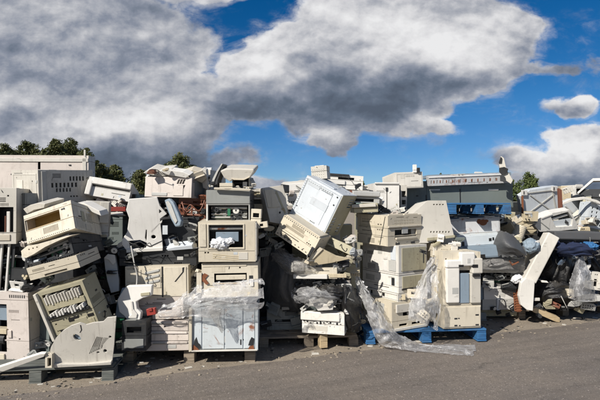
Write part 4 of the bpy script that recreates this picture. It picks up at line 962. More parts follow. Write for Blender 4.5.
t.shell('white', (.44,), {'f': teeth_rects(.05, .40, .9, .52, 9, .05, t.rnd)}, cav=.05, bevel=.006); t.blk('f', -.03, .60, .9, 1.0, .02, 'upper_cover', 'white', bevel=.01); t.many('f', teeth_rects(.03, .42, .97, .60, 12, .12, t.rnd), .003, 'black_teeth', 'black'); t.blk('r', .1, .1, .9, .9, .004, 'grey_side', 'lgrey')
pp = panel('white_cover', 'thin white broken cover on top of the white slotted printer', 'cover', [(308, 306), (318, 304), (333, 305), (333, 310), (318, 311), (315, 307)], 4.55, .15, 'white', tilt=14, yaw=-10)
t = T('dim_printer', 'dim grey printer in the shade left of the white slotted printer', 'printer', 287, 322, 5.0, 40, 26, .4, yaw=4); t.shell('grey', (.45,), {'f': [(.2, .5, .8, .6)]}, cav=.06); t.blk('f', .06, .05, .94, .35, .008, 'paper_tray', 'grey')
t = T('filler_copier', 'tall filler copier, coloured black, added for the dark gap behind the grey tarp', 'copier', 276, 275, 5.6, 56, 130, .5, yaw=4); t.shell('dark', (.3, .6), {'f': [(.2, .65, .8, .8)]}, cav=.1); t.blk('f', .1, .05, .9, .25, .01, 'drawer', 'dark')  # added filler; the shade of the gap is put into its colour
film('black_bag', 'black glinting bag sheet hanging at the right of the middle heap', [[(334, 286, 4.75), (346, 283, 4.65), (358, 290, 4.75)], [(336, 304, 4.65), (348, 302, 4.5), (362, 306, 4.7)], [(340, 320, 4.7), (350, 320, 4.55), (362, 322, 4.7)], [(342, 332, 4.75), (350, 333, 4.7), (360, 330, 4.8)]], 70, 90, .045, 11, 'bag', 1, cat='bag', sd=24, along='v')
film('small_black_bag', 'small black sheet above the glinting silvery film', [[(318, 287, 4.7), (332, 283, 4.6), (348, 288, 4.7)], [(320, 293, 4.6), (334, 292, 4.5), (350, 296, 4.6)], [(324, 299, 4.65), (336, 300, 4.58), (350, 302, 4.65)]], 60, 30, .035, 12, 'bag', 1, cat='bag', sd=25)
panel('grey_plate', 'grey plate leaning at the right end of the white slotted printer', 'plate', [(334, 313), (343, 311), (347, 330), (338, 334)], 4.7, .05, 'lgrey', yaw=-28)
panel('brown_board', 'brown board upright under the black glinting bag', 'board', [(344, 318), (359, 308), (362, 330), (340, 336)], 4.9, .05, 'khaki', yaw=10)
t = T('middle_support', 'brown box buried behind the cream printer and flap', 'box', 318, 300, 5.2, 76, 70, .45, yaw=2); t.shell('khaki', (.3, .6)); t.blk('f', .1, .1, .9, .25, .01, 'drawer', 'khaki')
t = T('upper_support', 'grey brown box holding up the tipped steel cabinet from behind', 'box', 322, 246, 5.25, 60, 42, .4, yaw=-4); t.shell('khaki', (.5,)); t.blk('f', .2, .6, .8, .9, .01, 'lid', 'lgrey')
# tops behind
t = T('speckled_box', 'speckled white carton on the top corner of the tipped steel cabinet', 'carton', 319, 172.5, 5.0, 16, 13, .2, yaw=-14, roll=4); t.shell('offwhite', (.6,), {'f': slots(.1, .1, .9, .9, 6, 4, .25, .2)}); t.blk('t', .2, .2, .8, .8, .01, 'torn_top', 'offwhite')
t = T('white_case', 'white case with a thin dark slot behind the tipped steel cabinet', 'case', 296, 193, 5.5, 24, 24, .4, yaw=6, roll=5); t.shell('white', (), {'f': [(.12, .52, .8, .55)]}, cav=.04); t.blk('f', .1, .6, .9, .9, .01, 'cover_plate', 'white')
t = T('flat_covers', 'pair of flat white covers with long dark gaps right of the speckled carton', 'covers', 345, 182, 5.4, 36, 14, .5, yaw=0, roll=-4); t.shell('white', (.3, .62), {'f': [(.3, .66, .75, .84)]}, cav=.05); t.blk('f', -.03, .9, .6, 1.05, .02, 'upper_lip', 'dark'); t.blk('f', -.1, .3, .5, .6, .02, 'lower_lip', 'white')
t = T('grey_trays', 'grey flat trays piled right of the steel cabinet side', 'trays', 366, 197, 5.0, 28, 12, .4, yaw=8, roll=-2); t.shell('lgrey', (.5,), {'f': [(.1, .1, .8, .35)]}, cav=.08); t.blk('f', .0, .55, 1, .95, .03, 'round_front', 'lgrey', bevel=.01)
t = T('khaki_trays', 'khaki shallow tray under the grey flat trays', 'tray', 366, 208, 4.95, 24, 9, .4, yaw=0, roll=3); t.shell('khaki', (.5,)); t.blk('f', -.1, .6, .9, .95, .03, 'lip', 'offwhite')
t = T('rusty_block', 'little rust red block on the white flat covers', 'block', 352, 192.5, 5.0, 4, 4.5, .05); t.shell('rred', ()); t.blk('f', .2, .2, .8, .8, .004, 'face_plate', 'rred')
SHIFT = .33

# ================================================================== FOURTH HEAP (blue pallet)
pallet('blue pallet under the tall light beige heap right of the middle', 427, 336.5, 4.52, 124, .95, 'blue', yaw=5, group='blue pallets under the heaps')
pallet('blue pallet high up beneath the dark green cabinet', 480, 208.5, 5.15, 64, .9, 'blue', yaw=2, group='blue pallets under the heaps')
t = T('wide_printer', 'wide cream printer with an open output slot and a vent row, on the light heap', 'printer', 405, 230, 4.62, 47, 30, .50, yaw=33, tilt=2, roll=0)
t.shell('cream', (.32, .58), {'f': [(.20, .20, .85, .52)] + slots(.2, .70, .8, .88, 13, 2, .4, .5), 'l': [(.3, .55, .34, .58)]}, cav=.12, bevel=.006)
t.blk('f', .22, .20, .83, .27, .02, 'output_shelf', 'cream', .10); t.blk('f', .0, .60, 1.0, .66, .015, 'front_lip', 'cream'); t.blk('f', .4, .38, .58, .6, .006, 'badge_panel', 'lgrey')
t.each('f', [(.22, .03, .34, .09), (.68, .03, .8, .09)], .004, 'foot_slot', 'dark'); t.many('t', slots(.05, .02, .95, .06, 2, 1, .9, 1), .012, 'top_ridge', 'cream')
o, u, v, n, W, H = t.fr('l'); b = B()
b.plate((o, u, v, n), [(.75*W, .02*H), (.77*W, .02*H), (.93*W, .97*H), (.915*W, .97*H)], [], .0, .003); b.build('side_seam', 'dark', t.root); t.blk('l', .08, .62, .9, .64, .003, 'side_groove', 'khaki')
t = T('wedge_cover', 'tall beige wedge shaped cover with vent marks right of the wide cream printer', 'cover', 437, 221, 4.9, 38, 44, .05, yaw=10)
bpy.data.objects.remove(t.root)
pp = panel('wedge_cover', 'tall beige wedge shaped cover with vent marks right of the wide cream printer', 'cover', [(410, 216), (428, 200.5), (446, 200.5), (450, 219), (454, 236), (427, 243), (412, 243)], 4.8, .34, 'offwhite', yaw=10, tilt=-6, bevel=.01,
      holes=[ell(434 + i*3, 204.5, 1.1, .7, 6) for i in range(4)] + [ell(431 + i*3, 232 , .9, 1.1, 6) for i in range(7)])
sub(pp, 'bottom_lip', [(427, 238), (454, 235), (454, 237.5), (427, 241)], .02, 'khaki')
for y, hh, l, mt, zs in ((259.5, 29, 'off white squared printer with a khaki right panel below the wide cream printer', 'white', (.06,)), (283, 17, 'off white squared printer with a thin slot, middle of the light heap', 'white', (.35,))):
    t = T('squared_printer', l, 'printer', 413, y, 4.6, 40, hh, .58, yaw=33, group='squared printers stacked in the light heap')
    t.shell(mt, zs, {'l': [(.32, .2, .75, .25)] if y > 270 else [(.04, .6, .08, .68)]}, cav=.03, bevel=.006)
    if y < 270: t.blk('f', .10, .12, .95, .92, .008, 'khaki_panel', 'khaki'); t.blk('f', .84, .35, .88, .68, .011, 'handle_slot', 'dark'); t.blk('l', .45, .66, .56, .9, .003, 'sticker', 'lgrey'); t.blk('l', .8, .5, .93, .98, .006, 'grey_strip', 'bwhite2'); t.blk('f', .5, .08, .9, .1, .01, 'groove', 'dark')
    else: t.blk('f', .12, .25, .96, .95, .008, 'khaki_panel', 'khaki'); t.blk('f', .10, .16, .5, .24, .012, 'dark_gap', 'black'); t.blk('l', .82, .4, .9, .85, .004, 'dark_catch', 'dark')
t = T('ledge_unit', 'white unit with three small dark windows and a stepped ledge in the light heap', 'unit', 413, 296.5, 4.6, 42, 9, .5, yaw=33); t.shell('white', (.3,), {'l': [(.12, .4, .2, .8), (.5, .4, .6, .8)], 'f': [(.6, .4, .7, .8)]}, cav=.04); t.blk('l', .02, .0, .98, .2, .015, 'ledge', 'khaki'); t.blk('l', .02, .88, .98, .98, .01, 'upper_ledge', 'white')
t = T('tan_base_unit', 'big tan printer at the bottom of the light heap on the blue pallet', 'printer', 410, 315, 4.55, 46, 29, .50, yaw=28)
t.shell('cream', (.35,), {'f': [(.3, .5, .8, .62), (.2, .16, .42, .24), (.55, .16, .8, .24)]}, cav=.07, bevel=.006); t.blk('f', .1, .64, .9, .92, .02, 'upper_flap', 'offwhite'); t.blk('f', .05, .03, .95, .12, .02, 'base_lip', 'offwhite'); t.blk('l', .2, .15, .85, .8, .006, 'side_panel', 'cream')
t = T('small_printer', 'small beige drum shaped printer above the tall white machine', 'printer', 445, 251, 4.75, 26, 13, .3, yaw=6, roll=-3); t.shell('cream', (.5,), {'f': slots(.35, .2, .65, .75, 5, 3, .4, .4)}, bevel=.016); t.blk('f', .0, .1, .15, .9, .015, 'end_cap', 'offwhite', bevel=.01); t.blk('f', .72, .1, 1.0, .9, .015, 'curved_end', 'offwhite', bevel=.01)
t = T('support_box', 'beige box between the wedge shaped cover and the small drum printer', 'box', 440, 268, 4.95, 30, 60, .4, yaw=10); t.shell('offwhite', (.5,)); t.blk('f', .1, .1, .9, .4, .01, 'drawer', 'offwhite')
# tall white machine with blue-grey door
t = T('tall_machine', 'tall white machine with a blue grey door at the right end of the blue pallet', 'copier', 462, 290, 4.55, 40, 76, .42, yaw=8)
t.shell('cream', (.30,), {'f': [(.12, .36, .9, .76)]}, cav=.06, bevel=.006)
lc = t.blk('f', .06, .34, .40, .80, .035, 'left_column', 'white', .04, .012); t.blk('f', .2, .46, .36, .54, .037, 'grey_sticker', 'lgrey', -.034, .0, parent=lc); t.blk('f', .42, .33, .68, .72, .012, 'blue_grey_door', 'bgrey', .04)
t.blk('f', .70, .33, .97, .72, .03, 'right_column', 'offwhite', .03, .008); t.blk('f', .04, .80, .5, .90, .045, 'left_head', 'white', .02, .012); th_ = t.blk('f', .42, .82, .80, 1.0, .05, 'top_head', 'white', .02, .014); t.blk('f', .72, .72, 1.0, .92, .05, 'right_head', 'offwhite', .02, .012)
t.each('f', [(.36, .81, .48, .84), (.72, .80, .86, .84), (.74, .68, .92, .71)], .055, 'dark_opening', 'black', -.03); t.blk('f', .58, .86, .66, .92, .053, 'small_badge', 'lgrey', -.048, .001, parent=th_)
t.blk('f', .02, .02, .98, .28, .012, 'lower_cabinet', 'cream'); t.each('f', [(.28, .12, .36, .14), (.38, .125, .42, .14), (.84, .16, .93, .18), (.28, .03, .36, .05), (.4, .03, .44, .045), (.84, .03, .93, .05)], .014, 'dark_scuff', 'dark')
t.many('r', slots(.3, .4, .7, .8, 1, 8, 1, .4), .002, 'side_vents', 'dark')
# film
film('hanging_film', 'torn film hanging over the front of the light heap', [[(430, 258, 4.45), (434, 257, 4.42), (438, 259, 4.45)], [(420, 280, 4.38), (428, 279, 4.32), (438, 282, 4.38)], [(410, 302, 4.32), (424, 302, 4.24), (440, 302, 4.34)], [(408, 320, 4.32), (422, 324, 4.28), (438, 330, 4.36)]], 60, 110, .028, 14, 'film', 1, sd=2, along='v')
film('trailing_film', 'long silvery film strip trailing from the light heap down onto the road', [[(354, 276, 4.5), (361, 298, 4.4), (368, 320, 4.34), (380, 344, gd(350)), (405, 350, gd(353)), (440, 353, gd(355)), (474, 356, gd(357))],
     [(357, 277, 4.46), (366, 297, 4.34), (375, 317, 4.26), (388, 336, 4.25), (412, 346, 4.35), (440, 351, 4.48), (474, 355, 4.44)],
     [(360, 277, 4.46), (370, 294, 4.36), (381, 312, 4.3), (396, 331, 4.35), (416, 342, gd(345)), (445, 348, gd(351)), (476, 354, gd(355.5))]], 260, 34, .03, 16, 'film', 1, sd=5)
SHIFT = 0.0
film('draped_film', 'crumpled silvery film draped over the pale steel locker and trays', [[(158, 309, 4.12), (176, 300, 4.12), (190, 289, 4.1), (206, 284, 4.08), (226, 282, 4.08), (245, 280, 4.08), (262, 278, 4.12)],
     [(158, 313, 4.09), (176, 308, 4.06), (190, 301, 4.03), (206, 296, 4.0), (226, 293, 4.0), (245, 290, 4.02), (263, 286, 4.09)],
     [(158, 316, 4.10), (176, 314, 4.06), (192, 311, 4.02), (208, 307, 4.0), (226, 303, 4.0), (247, 304, 4.02), (264, 301, 4.08)],
     [(160, 318, 4.12), (178, 317, 4.1), (195, 317, 4.08), (216, 318, 4.07), (232, 309, 4.07), (250, 312, 4.07), (262, 308, 4.12)]], 220, 70, .035, 13, 'film', 1, sd=1)
film('film_tail', 'dull twisted tail of film hanging against the locker doors', [[(205, 306, 4.05), (213, 306, 4.04), (222, 308, 4.05)], [(212, 318, 4.05), (217, 318, 4.03), (221, 317, 4.05)], [(221, 332, 4.07), (222, 333, 4.06), (224, 331, 4.07)]], 24, 50, .015, 16, 'filmd', 0, sd=7, along='v')
SHIFT = .33
film('ground_film', 'small heap of film and rubbish on the ground left of the blue pallet', [[(352, 330, 4.9), (362, 328, 4.9), (376, 332, 4.8)], [(350, 338, 4.85), (364, 336, 4.8), (378, 340, 4.75)], [(350, 342, gd(343)), (364, 344, gd(345)), (380, 347, gd(348))]], 50, 36, .03, 12, 'filmd', 1, sd=9)
bag('blue_sack', 'small blue sack on the ground between the brown and the blue pallets', 371, 332, 4.85, 8, 5, .08, 'blue', .25, 2, 2, roll=-12, cat='sack')
panel('broken_bracket', 'broken pale bracket lying by the small blue sack', 'bracket', [(358, 339), (364, 335), (372, 338), (374, 343), (362, 343)], 4.75, .04, 'offwhite', tilt=35)

SHIFT = .4
# ================================================================== UPPER BACK, MIDDLE RIGHT
t = T('white_panel_cabinet', 'tall white cabinet with a dark vertical seam above the wide cream printer', 'cabinet', 387, 199, 5.1, 25, 32, .4, yaw=4); t.shell('white', (), {'f': [(.48, .02, .52, .86)]}, cav=.04, bevel=.008); t.blk('f', .44, .74, .54, .86, .008, 'latch', 'dark'); t.blk('f', .0, .97, 1, 1.02, .02, 'top_edge', 'white')
t = T('white_shelf_unit', 'low white shelf unit left of the tall white seamed cabinet', 'shelf unit', 372, 191, 5.5, 26, 11, .4); t.shell('white', (.6,), {'f': [(.1, .1, .4, .4), (.5, .1, .9, .4)]}, cav=.06); t.blk('f', .0, .9, 1, 1.04, .02, 'top_edge', 'offwhite')
t = T('beige_box', 'pale beige box perched on the left end of the dark green cabinet', 'box', 409, 180, 5.4, 29, 16, .5, yaw=8, tilt=-3, roll=3); t.shell('offwhite', (.0001,) if False else (), {}, bevel=.01); t.pframe('f', .03, .04, .97, .96, .02, .004, 'front_frame', 'offwhite'); t.blk('l', .1, .1, .9, .9, .004, 'side_panel', 'offwhite')
t = T('pointed_stub', 'small pointed white stub with a black foot on the pale beige box', 'stub', 415, 168.5, 5.4, 3.5, 8, .04); t.shell('white', (.3,)); t.blk('f', 1.05, .0, 1.9, .6, .01, 'black_foot', 'black', .03)
t = T('rail_column', 'pale cream column with dark cutouts at the left of the dark green cabinet', 'column', 403, 200, 5.3, 8, 30, .2, yaw=4); t.shell('offwhite', (), {'f': [(.35, .35, .85, .5), (.35, .6, .85, .8), (.35, .1, .85, .25)]}, cav=.06); t.blk('f', .0, .0, .15, 1, .01, 'edge', 'dark')
t = T('green_cabinet', 'long dark green steel cabinet lying high on a blue pallet', 'cabinet', 456, 194.5, 5.6, 116, 28, .6, yaw=2, roll=1)
t.shell('green', (), {'f': []}, bevel=.004, auto=0)
for a, c in ((.01, .235), (.245, .535), (.545, .99)): t.blk('f', a, .03, c, .86, .006, 'steel_panel', 'green')
t.each('f', [(.15, .45, .17, .5), (.53, .12, .538, .7), (.235, .1, .243, .5)], .009, 'dark_slit', 'black')
t.blk('f', .24, .78, 1.0, .88, .008, 'seam_rail', 'green'); t.blk('f', .27, .66, .36, .70, .012, 'white_dent', 'white'); t.blk('f', .78, .62, .87, .68, .014, 'bent_white_strip', 'white')
t = T('rusty_rail', 'white slotted rail with rust red patches along the top of the green cabinet', 'rail', 469, 180, 5.5, 82, 9, .10, yaw=2, tilt=12, roll=2)
t.shell('rusty', (), {'f': slots(.03, .25, .97, .62, 13, 1, .14, 1)}, core='rred', th=.01); t.many('f', slots(.06, .3, .99, .6, 12, 1, .16, 1), .003, 'rust_patches', 'rust'); t.blk('f', .0, .9, 1, 1.0, .01, 'top_edge', 'white')
t = T('slate_sheet', 'thin slate grey sheet above the rusty slotted rail', 'sheet', 470, 175, 5.95, 84, 3, .4, yaw=2, roll=2); t.shell('bgrey', (), th=.004); t.blk('t', .1, .1, .9, .9, .004, 'top_plate', 'bgrey')
pp = panel('broken_upright', 'broken upright arm with a black joint on the right end of the green cabinet', 'arm', [(499, 163), (501, 156), (504, 158), (506, 167), (508, 172), (513, 180), (511, 184), (505, 180), (502, 174), (500, 170)], 5.4, .06, 'offwhite', yaw=-18, roll=0)
sub(pp, 'black_joint', [(499, 168), (504, 167), (508, 169), (507, 173), (502, 175), (499, 172)], .03, 'black', .0); sub(pp, 'black_tip', [(498.5, 163), (500.5, 157), (502, 158), (501.5, 163)], .02, 'black'); sub(pp, 'dark_base', [(500, 175), (505, 177), (505, 182), (500, 181)], .03, 'dark')
for px, py, D, w_, h_, y_, r_, mt, l, nm in (
    (475, 226, 5.3, 50, 16, 0, 3, 'rusty', 'scratched bluish steel drawer unit with a big rust blot', 'drawer_unit'),
    (479, 240, 5.25, 44, 12, 0, 4, 'bwhite', 'streaked bluish steel drawer below the one with the rust blot', 'drawer_unit'),
    (480, 252, 5.2, 40, 12, -4, 4, 'bgrey', 'plain blue grey steel drawer above the film roll', 'drawer_unit')):
    t = T(nm, l, 'drawer', px, py, D, w_, h_, .5, y_, 4, r_, group='steel drawers piled under the high blue pallet'); t.shell(mt, (), {}, bevel=.003); t.blk('f', .02, .08, .98, .9, .006, 'front_plate', mt)
    if py == 226:
        b = B(); o, u, v, n, W, H = t.fr('f')
        for cx, cy, rx, ry in ((.58, .78, .045, .16), (.66, .7, .08, .2), (.72, .78, .05, .1)): b.plate((o, u, v, n), [(a*W, c*H) for a, c in ell(cx, cy, rx, ry, 11, .3)], [], .0062, .007 + cx * .001)
        b.build('rust_blot', 'rust', t.root)
        t.screws('f', [(.47, .35), (.3, .2)], .008)
    elif py == 240: t.each('f', [(.1, .1, .16, .45), (.72, .35, .78, .6), (.8, .4, .84, .65)], .009, 'dark_hole', 'black')
    else: t.blk('f', .5, .0, .62, .3, .009, 'dark_notch', 'black')
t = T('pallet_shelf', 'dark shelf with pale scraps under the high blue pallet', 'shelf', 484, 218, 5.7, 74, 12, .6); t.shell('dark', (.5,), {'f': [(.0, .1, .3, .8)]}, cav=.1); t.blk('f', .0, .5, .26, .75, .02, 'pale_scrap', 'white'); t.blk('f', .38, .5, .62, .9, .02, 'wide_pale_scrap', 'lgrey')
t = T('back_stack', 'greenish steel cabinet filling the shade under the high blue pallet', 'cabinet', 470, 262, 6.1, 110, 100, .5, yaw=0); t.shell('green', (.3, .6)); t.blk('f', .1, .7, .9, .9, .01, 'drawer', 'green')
film('grey_bag', 'dark grey sheet bulging between the steel drawers and the tan carton', [[(492, 234, 5.4), (502, 231, 5.2), (514, 236, 5.15), (522, 246, 5.2)], [(492, 243, 5.3), (503, 242, 5.05), (515, 246, 5.0), (526, 253, 5.15)], [(493, 254, 5.25), (505, 256, 5.1), (516, 257, 5.05), (525, 258, 5.15)]], 70, 40, .03, 5, 'bagg', 0, cat='sheet', sd=31)
t = T('bag_edge_box', 'small black and white striped corner peeping from the dark grey bag', 'corner piece', 520, 254, 5.1, 6, 6, .06, roll=5); t.shell('black', ()); t.many('f', slots(.1, .2, .9, .8, 3, 1, .5, 1), .006, 'white_stripes', 'white')
SHIFT = .55
# lower right: roll and box
film('film_roll', 'roll of dusty film lying above the white low box', [[(478, 257, 5.2), (492, 256, 5.15), (508, 256, 5.15), (524, 258, 5.2)], [(478, 262, 5.06), (492, 262, 5.0), (508, 262, 5.0), (525, 263, 5.06)], [(478, 268, 5.06), (492, 269, 5.02), (508, 269, 5.02), (525, 270, 5.1)], [(480, 273, 5.15), (492, 273, 5.12), (508, 273, 5.12), (524, 275, 5.2)]], 120, 40, .018, 12, 'filmd', 0, sd=32)
t = T('film_roll_core', 'dark cylinder bundle inside the dusty film roll', 'roll', 500, 266, 5.3, 46, 13, .2); t.shell('grey', (.5,), bevel=.02); t.blk('f', .0, .0, 1, .2, .01, 'lower_band', 'khaki')
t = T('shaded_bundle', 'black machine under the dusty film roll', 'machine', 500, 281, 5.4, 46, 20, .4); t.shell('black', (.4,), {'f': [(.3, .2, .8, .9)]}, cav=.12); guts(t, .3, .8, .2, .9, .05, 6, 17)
t = T('low_box', 'white low box with grey left end above the grey roll', 'box', 500, 293, 5.25, 33, 12.5, .4, yaw=4, roll=0); t.shell('white', (), {}, bevel=.006); t.blk('f', -.22, -.1, .0, 1.0, -.02, 'grey_end', 'bgrey', .2); t.blk('f', .0, .9, 1, 1.0, .01, 'lid_edge', 'white')
t = T('grey_bale', 'grey wrapped bale with a pale strap below the white low box', 'bale', 499, 304.5, 5.25, 34, 10.5, .4, yaw=4); t.shell('lgrey', (), {}, bevel=.018, core='grey'); t.blk('f', .42, -.05, .52, 1.1, .012, 'strap', 'bwhite2')
cable('pale plastic strap looped over the white low box', [(489, 291, 5.1), (494, 288, 5.08), (499, 290, 5.08), (500, 300, 5.08), (499, 309, 5.1)], .008, 'cablew', 'loop_strap', 'strap')
t = T('dim_slab', 'brown slab under the grey wrapped bale', 'slab', 499, 313, 5.35, 36, 6, .5, yaw=2); t.shell('khaki', ()); t.blk('f', .0, .3, 1, .7, .01, 'rib', 'khaki')
pallet('dark pallet under the grey wrapped bale', 500, 319, 5.45, 56, .8, 'woodg', yaw=2, h=.09)
t = T('rusty_upright', 'rusted upright spring beside the white low box', 'spring', 518, 301, 5.15, 4.5, 22, .06, roll=4); t.shell('rust', (.3, .6)); t.many('f', slots(-.4, .05, 1.2, .95, 1, 8, 1, .4), .006, 'coils', 'rust')
bag('white_scrap', 'white crumpled scrap on the black machine near the beige slab', 517, 279, 5.1, 5, 3.5, .05, 'paper', .35, 2, 8, roll=25, cat='scrap')

SHIFT = .42
# ================================================================== RIGHT END
pallet('dark brown pallet at the right edge under the black bags', 566, 312.5, 5.65, 110, .9, 'wood', yaw=14)
panel('loose_plank', 'light wooden plank sloping to the ground at the right pallet', 'plank', [(532, 309), (536, 308), (560, 318), (560, 322.5), (556, 322), (533, 312)], 5.3, .09, 'woody', tilt=10, bevel=.003)
pp = panel('beige_slab', 'long beige slab leaning diagonally against the black bags', 'slab', [(549, 232), (560, 238), (536, 284), (524, 279)], 5.15, .16, 'offwhite', yaw=-4, tilt=-4, bevel=.012)
panel('upright_slab', 'beige upright slab standing left of the diagonal beige slab', 'slab', [(526, 252), (538, 250), (534, 262), (525, 280), (524, 284), (520, 276), (524, 262)], 5.35, .12, 'cream', yaw=6, bevel=.008)
pp = panel('torn_cover', 'torn white panel standing on the ground under the beige slab', 'panel', [(521, 283), (526, 278), (535, 281), (534, 296), (533, 311), (527, 310), (521, 305), (519, 296)], 5.1, .05, 'white', yaw=0, tilt=4, bevel=.006)
t = T('dark_slab', 'long dark grey slab lying across the top of the black bags', 'slab', 582, 236, 5.3, 52, 7.5, .5, yaw=-4, roll=-1); t.shell('dslab', (), {}, bevel=.006, core='dslab', auto=0); t.blk('f', .02, .1, .98, .9, .004, 'front_face', 'dslab')
film('blue_cloth', 'dark blue cloth crumpled under the long dark slab', [[(554, 243, 5.3), (568, 242, 5.2), (582, 243, 5.15), (598, 244, 5.2)], [(556, 250, 5.2), (568, 249, 5.05), (584, 250, 5.02), (598, 251, 5.1)], [(560, 256, 5.25), (572, 257, 5.15), (584, 256, 5.12), (596, 256, 5.2)]], 80, 36, .045, 10, 'navy', 1, cat='cloth', sd=33)
bag('blue_bag', 'small bright blue and white bag in the dark blue bundle', 588, 247, 5.15, 7, 4.5, .1, 'blue', .3, 2.4, 23, cat='bag')
film('big_black_bag', 'big black sheet behind the diagonal beige slab', [[(536, 246, 5.7), (554, 242, 5.6), (572, 246, 5.6), (586, 250, 5.7)], [(532, 266, 5.6), (552, 264, 5.4), (572, 266, 5.4), (584, 270, 5.6)], [(532, 288, 5.6), (552, 288, 5.45), (570, 288, 5.45), (582, 290, 5.6)]], 80, 60, .08, 4.5, 'bag', 0, cat='bag', sd=34, along='v')
film('low_black_bag', 'black sheet low in the shade above the right pallet', [[(532, 284, 5.5), (554, 281, 5.35), (576, 284, 5.4), (598, 286, 5.5)], [(533, 296, 5.45), (554, 295, 5.25), (576, 296, 5.3), (598, 296, 5.45)], [(536, 306, 5.5), (556, 307, 5.4), (578, 307, 5.4), (598, 306, 5.5)]], 90, 40, .05, 7, 'bag', 0, cat='bag', sd=35)
film('edge_black_bag', 'black sheet at the right edge beside the film peak', [[(584, 244, 5.6), (598, 242, 5.5), (616, 244, 5.6)], [(584, 264, 5.5), (598, 264, 5.4), (616, 264, 5.5)], [(586, 284, 5.55), (600, 285, 5.45), (616, 284, 5.55)]], 60, 60, .06, 5, 'bag', 0, cat='bag', sd=36, along='v')
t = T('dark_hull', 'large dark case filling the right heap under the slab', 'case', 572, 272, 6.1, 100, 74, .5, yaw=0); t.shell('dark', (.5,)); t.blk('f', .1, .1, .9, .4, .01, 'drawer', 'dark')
film('film_peak', 'peaked silvery film hanging in front of the black bags at the right', [[(578, 252, 5.2), (580, 251, 5.18), (582, 253, 5.2)], [(573, 272, 5.15), (580, 270, 5.02), (589, 271, 5.12)], [(569, 288, 5.15), (579, 289, 4.98), (594, 287, 5.1)], [(568, 298, 5.2), (580, 301, 5.05), (597, 299, 5.15)]], 60, 110, .03, 12, 'film', 1, sd=12, along='v')
for i, (x, y, w_, h_, mt, l) in enumerate(((596, 281, 9, 18, 'offwhite', 'upright white bracket at the right edge under the film peak'), (590, 299, 22, 6, 'lgrey', 'flat pale machine part at the right edge on the pallet'), (571, 294, 6, 8, 'cream', 'small cream lug beside the foot of the film peak'))):
    t = T('machine_part', l, 'machine part', x, y, 5.25, w_, h_, .2, yaw=-8, roll=(-6, 4, 0)[i]); t.shell(mt, (.5,), {'f': [(.3, .2, .6, .6)]}, cav=.05); t.blk('f', .7, .1, .95, .9, .012, 'lug', mt)
cable('thin pale rod leaning at the foot of the black bags', [(561, 296, 5.2), (564, 302, 5.18), (567, 308, 5.2)], .005, 'cablew', 'thin_rod', 'rod')
panel('pale_chip', 'small pale chip of plastic stuck in the black bags', 'chip', [(540, 280), (547, 281), (549, 283), (542, 282.5)], 5.2, .02, 'white')
panel('pale_peg', 'pale peg sticking out right of the torn white panel', 'peg', [(534, 298), (540, 298), (540, 301), (534, 301)], 5.15, .02, 'offwhite')
t = T('tan_carton', 'yellowish tan open carton tipped beside the dark grey bag', 'carton', 523, 223, 5.45, 26, 11, .3, yaw=20, tilt=-12, roll=25); t.shell('tan', (), {'r': [(.15, .2, .85, .8)]}, cav=.05); t.blk('f', .05, .7, .95, .98, .01, 'pale_flap', 'cream'); t.blk('f', .0, .0, 1.0, .1, .01, 'bottom_edge', 'tan')
b = B(); t = T('cream_tube', 'short ribbed cream tube below the tan carton', 'tube', 522, 234, 5.3, 11, 17, .2, yaw=0, roll=-20)
b.tube([(0, 0, 0), (.004, 0, t.h*.5), (0, 0, t.h)], t.w * .5, 18); b.build('tube_body', 'cream', t.root, smooth=False)
b = B()
for k in range(9): b.tube([(0, 0, t.h*(.08 + k*.1)), (0, 0, t.h*(.11 + k*.1))], t.w*.53, 18)
b.build('ribs', 'cream', t.root)
bag('blue_green_drum', 'small blue green bag with a white print under the cream tube', 531, 246, 5.2, 8, 7, .1, 'bgrey', .15, 1.6, 31, cat='bag')
panel('white_print', 'small white plastic loop lying on the blue green bag', 'loop', [(534, 242), (539, 240), (539, 248), (534, 249)], 5.12, .01, 'white', holes=[[(535.5, 243), (537.6, 242), (537.6, 246.5), (535.5, 247)]])
SHIFT = .35
# white panels with a cross
def cross_panel(label, pts, D, yaw, tilt, X):
    pp = panel('crossed_cover', label, 'panel', pts, D, .10, 'bwhite2', yaw, tilt, group='white panels embossed with a cross', bevel=.006)
    for q in X:
        (a, b_, c, d_) = q; L = math.hypot(c - a, d_ - b_); nx, ny = -(d_ - b_) / L * .55, (c - a) / L * .55
        sub(pp, 'embossed_rib', [(a + nx, b_ + ny), (c + nx, d_ + ny), (c - nx, d_ - ny), (a - nx, b_ - ny)], .012 + .0008 * len(pp[0].children), 'lgrey')
    return pp
pp = cross_panel('large white steel panel embossed with a cross and black corner clips', [(521, 196), (530, 190), (548, 187), (558, 186), (560, 196), (562, 214), (540, 222), (524, 216)], 6.0, 14, 10, [(530, 195, 554, 213), (554, 194, 530, 212), (527, 193, 552, 190), (552, 190, 556, 212)])
for a in ([(521, 190), (526, 190), (526, 195), (521, 195)], [(551, 186), (556, 186), (556, 191), (551, 191)]): sub(pp, 'corner_clip', a, .03, 'white'); sub(pp, 'black_slot', [(a[0][0]+1, a[0][1]+1), (a[0][0]+1.8, a[0][1]+1), (a[0][0]+1.8, a[0][1]+4), (a[0][0]+1, a[0][1]+4)], .034, 'black')
pp = cross_panel('smaller white steel panel embossed with a cross behind the framed cover', [(561, 204), (572, 199), (585, 198), (590, 210), (590, 232), (572, 236), (562, 222)], 6.3, 10, 6, [(565, 206, 586, 226), (586, 204, 568, 226)])
sub(pp, 'black_catch', [(580, 201), (584, 201), (584, 205), (580, 205)], .02, 'black'); sub(pp, 'lower_catch', [(586, 223), (589, 223), (589, 227), (586, 227)], .02, 'black')
panel('rust_edge', 'thin rust brown edge strip left of the large crossed panel', 'strip', [(522, 196), (523.5, 196), (524, 213), (522.5, 214)], 5.85, .03, 'rust')
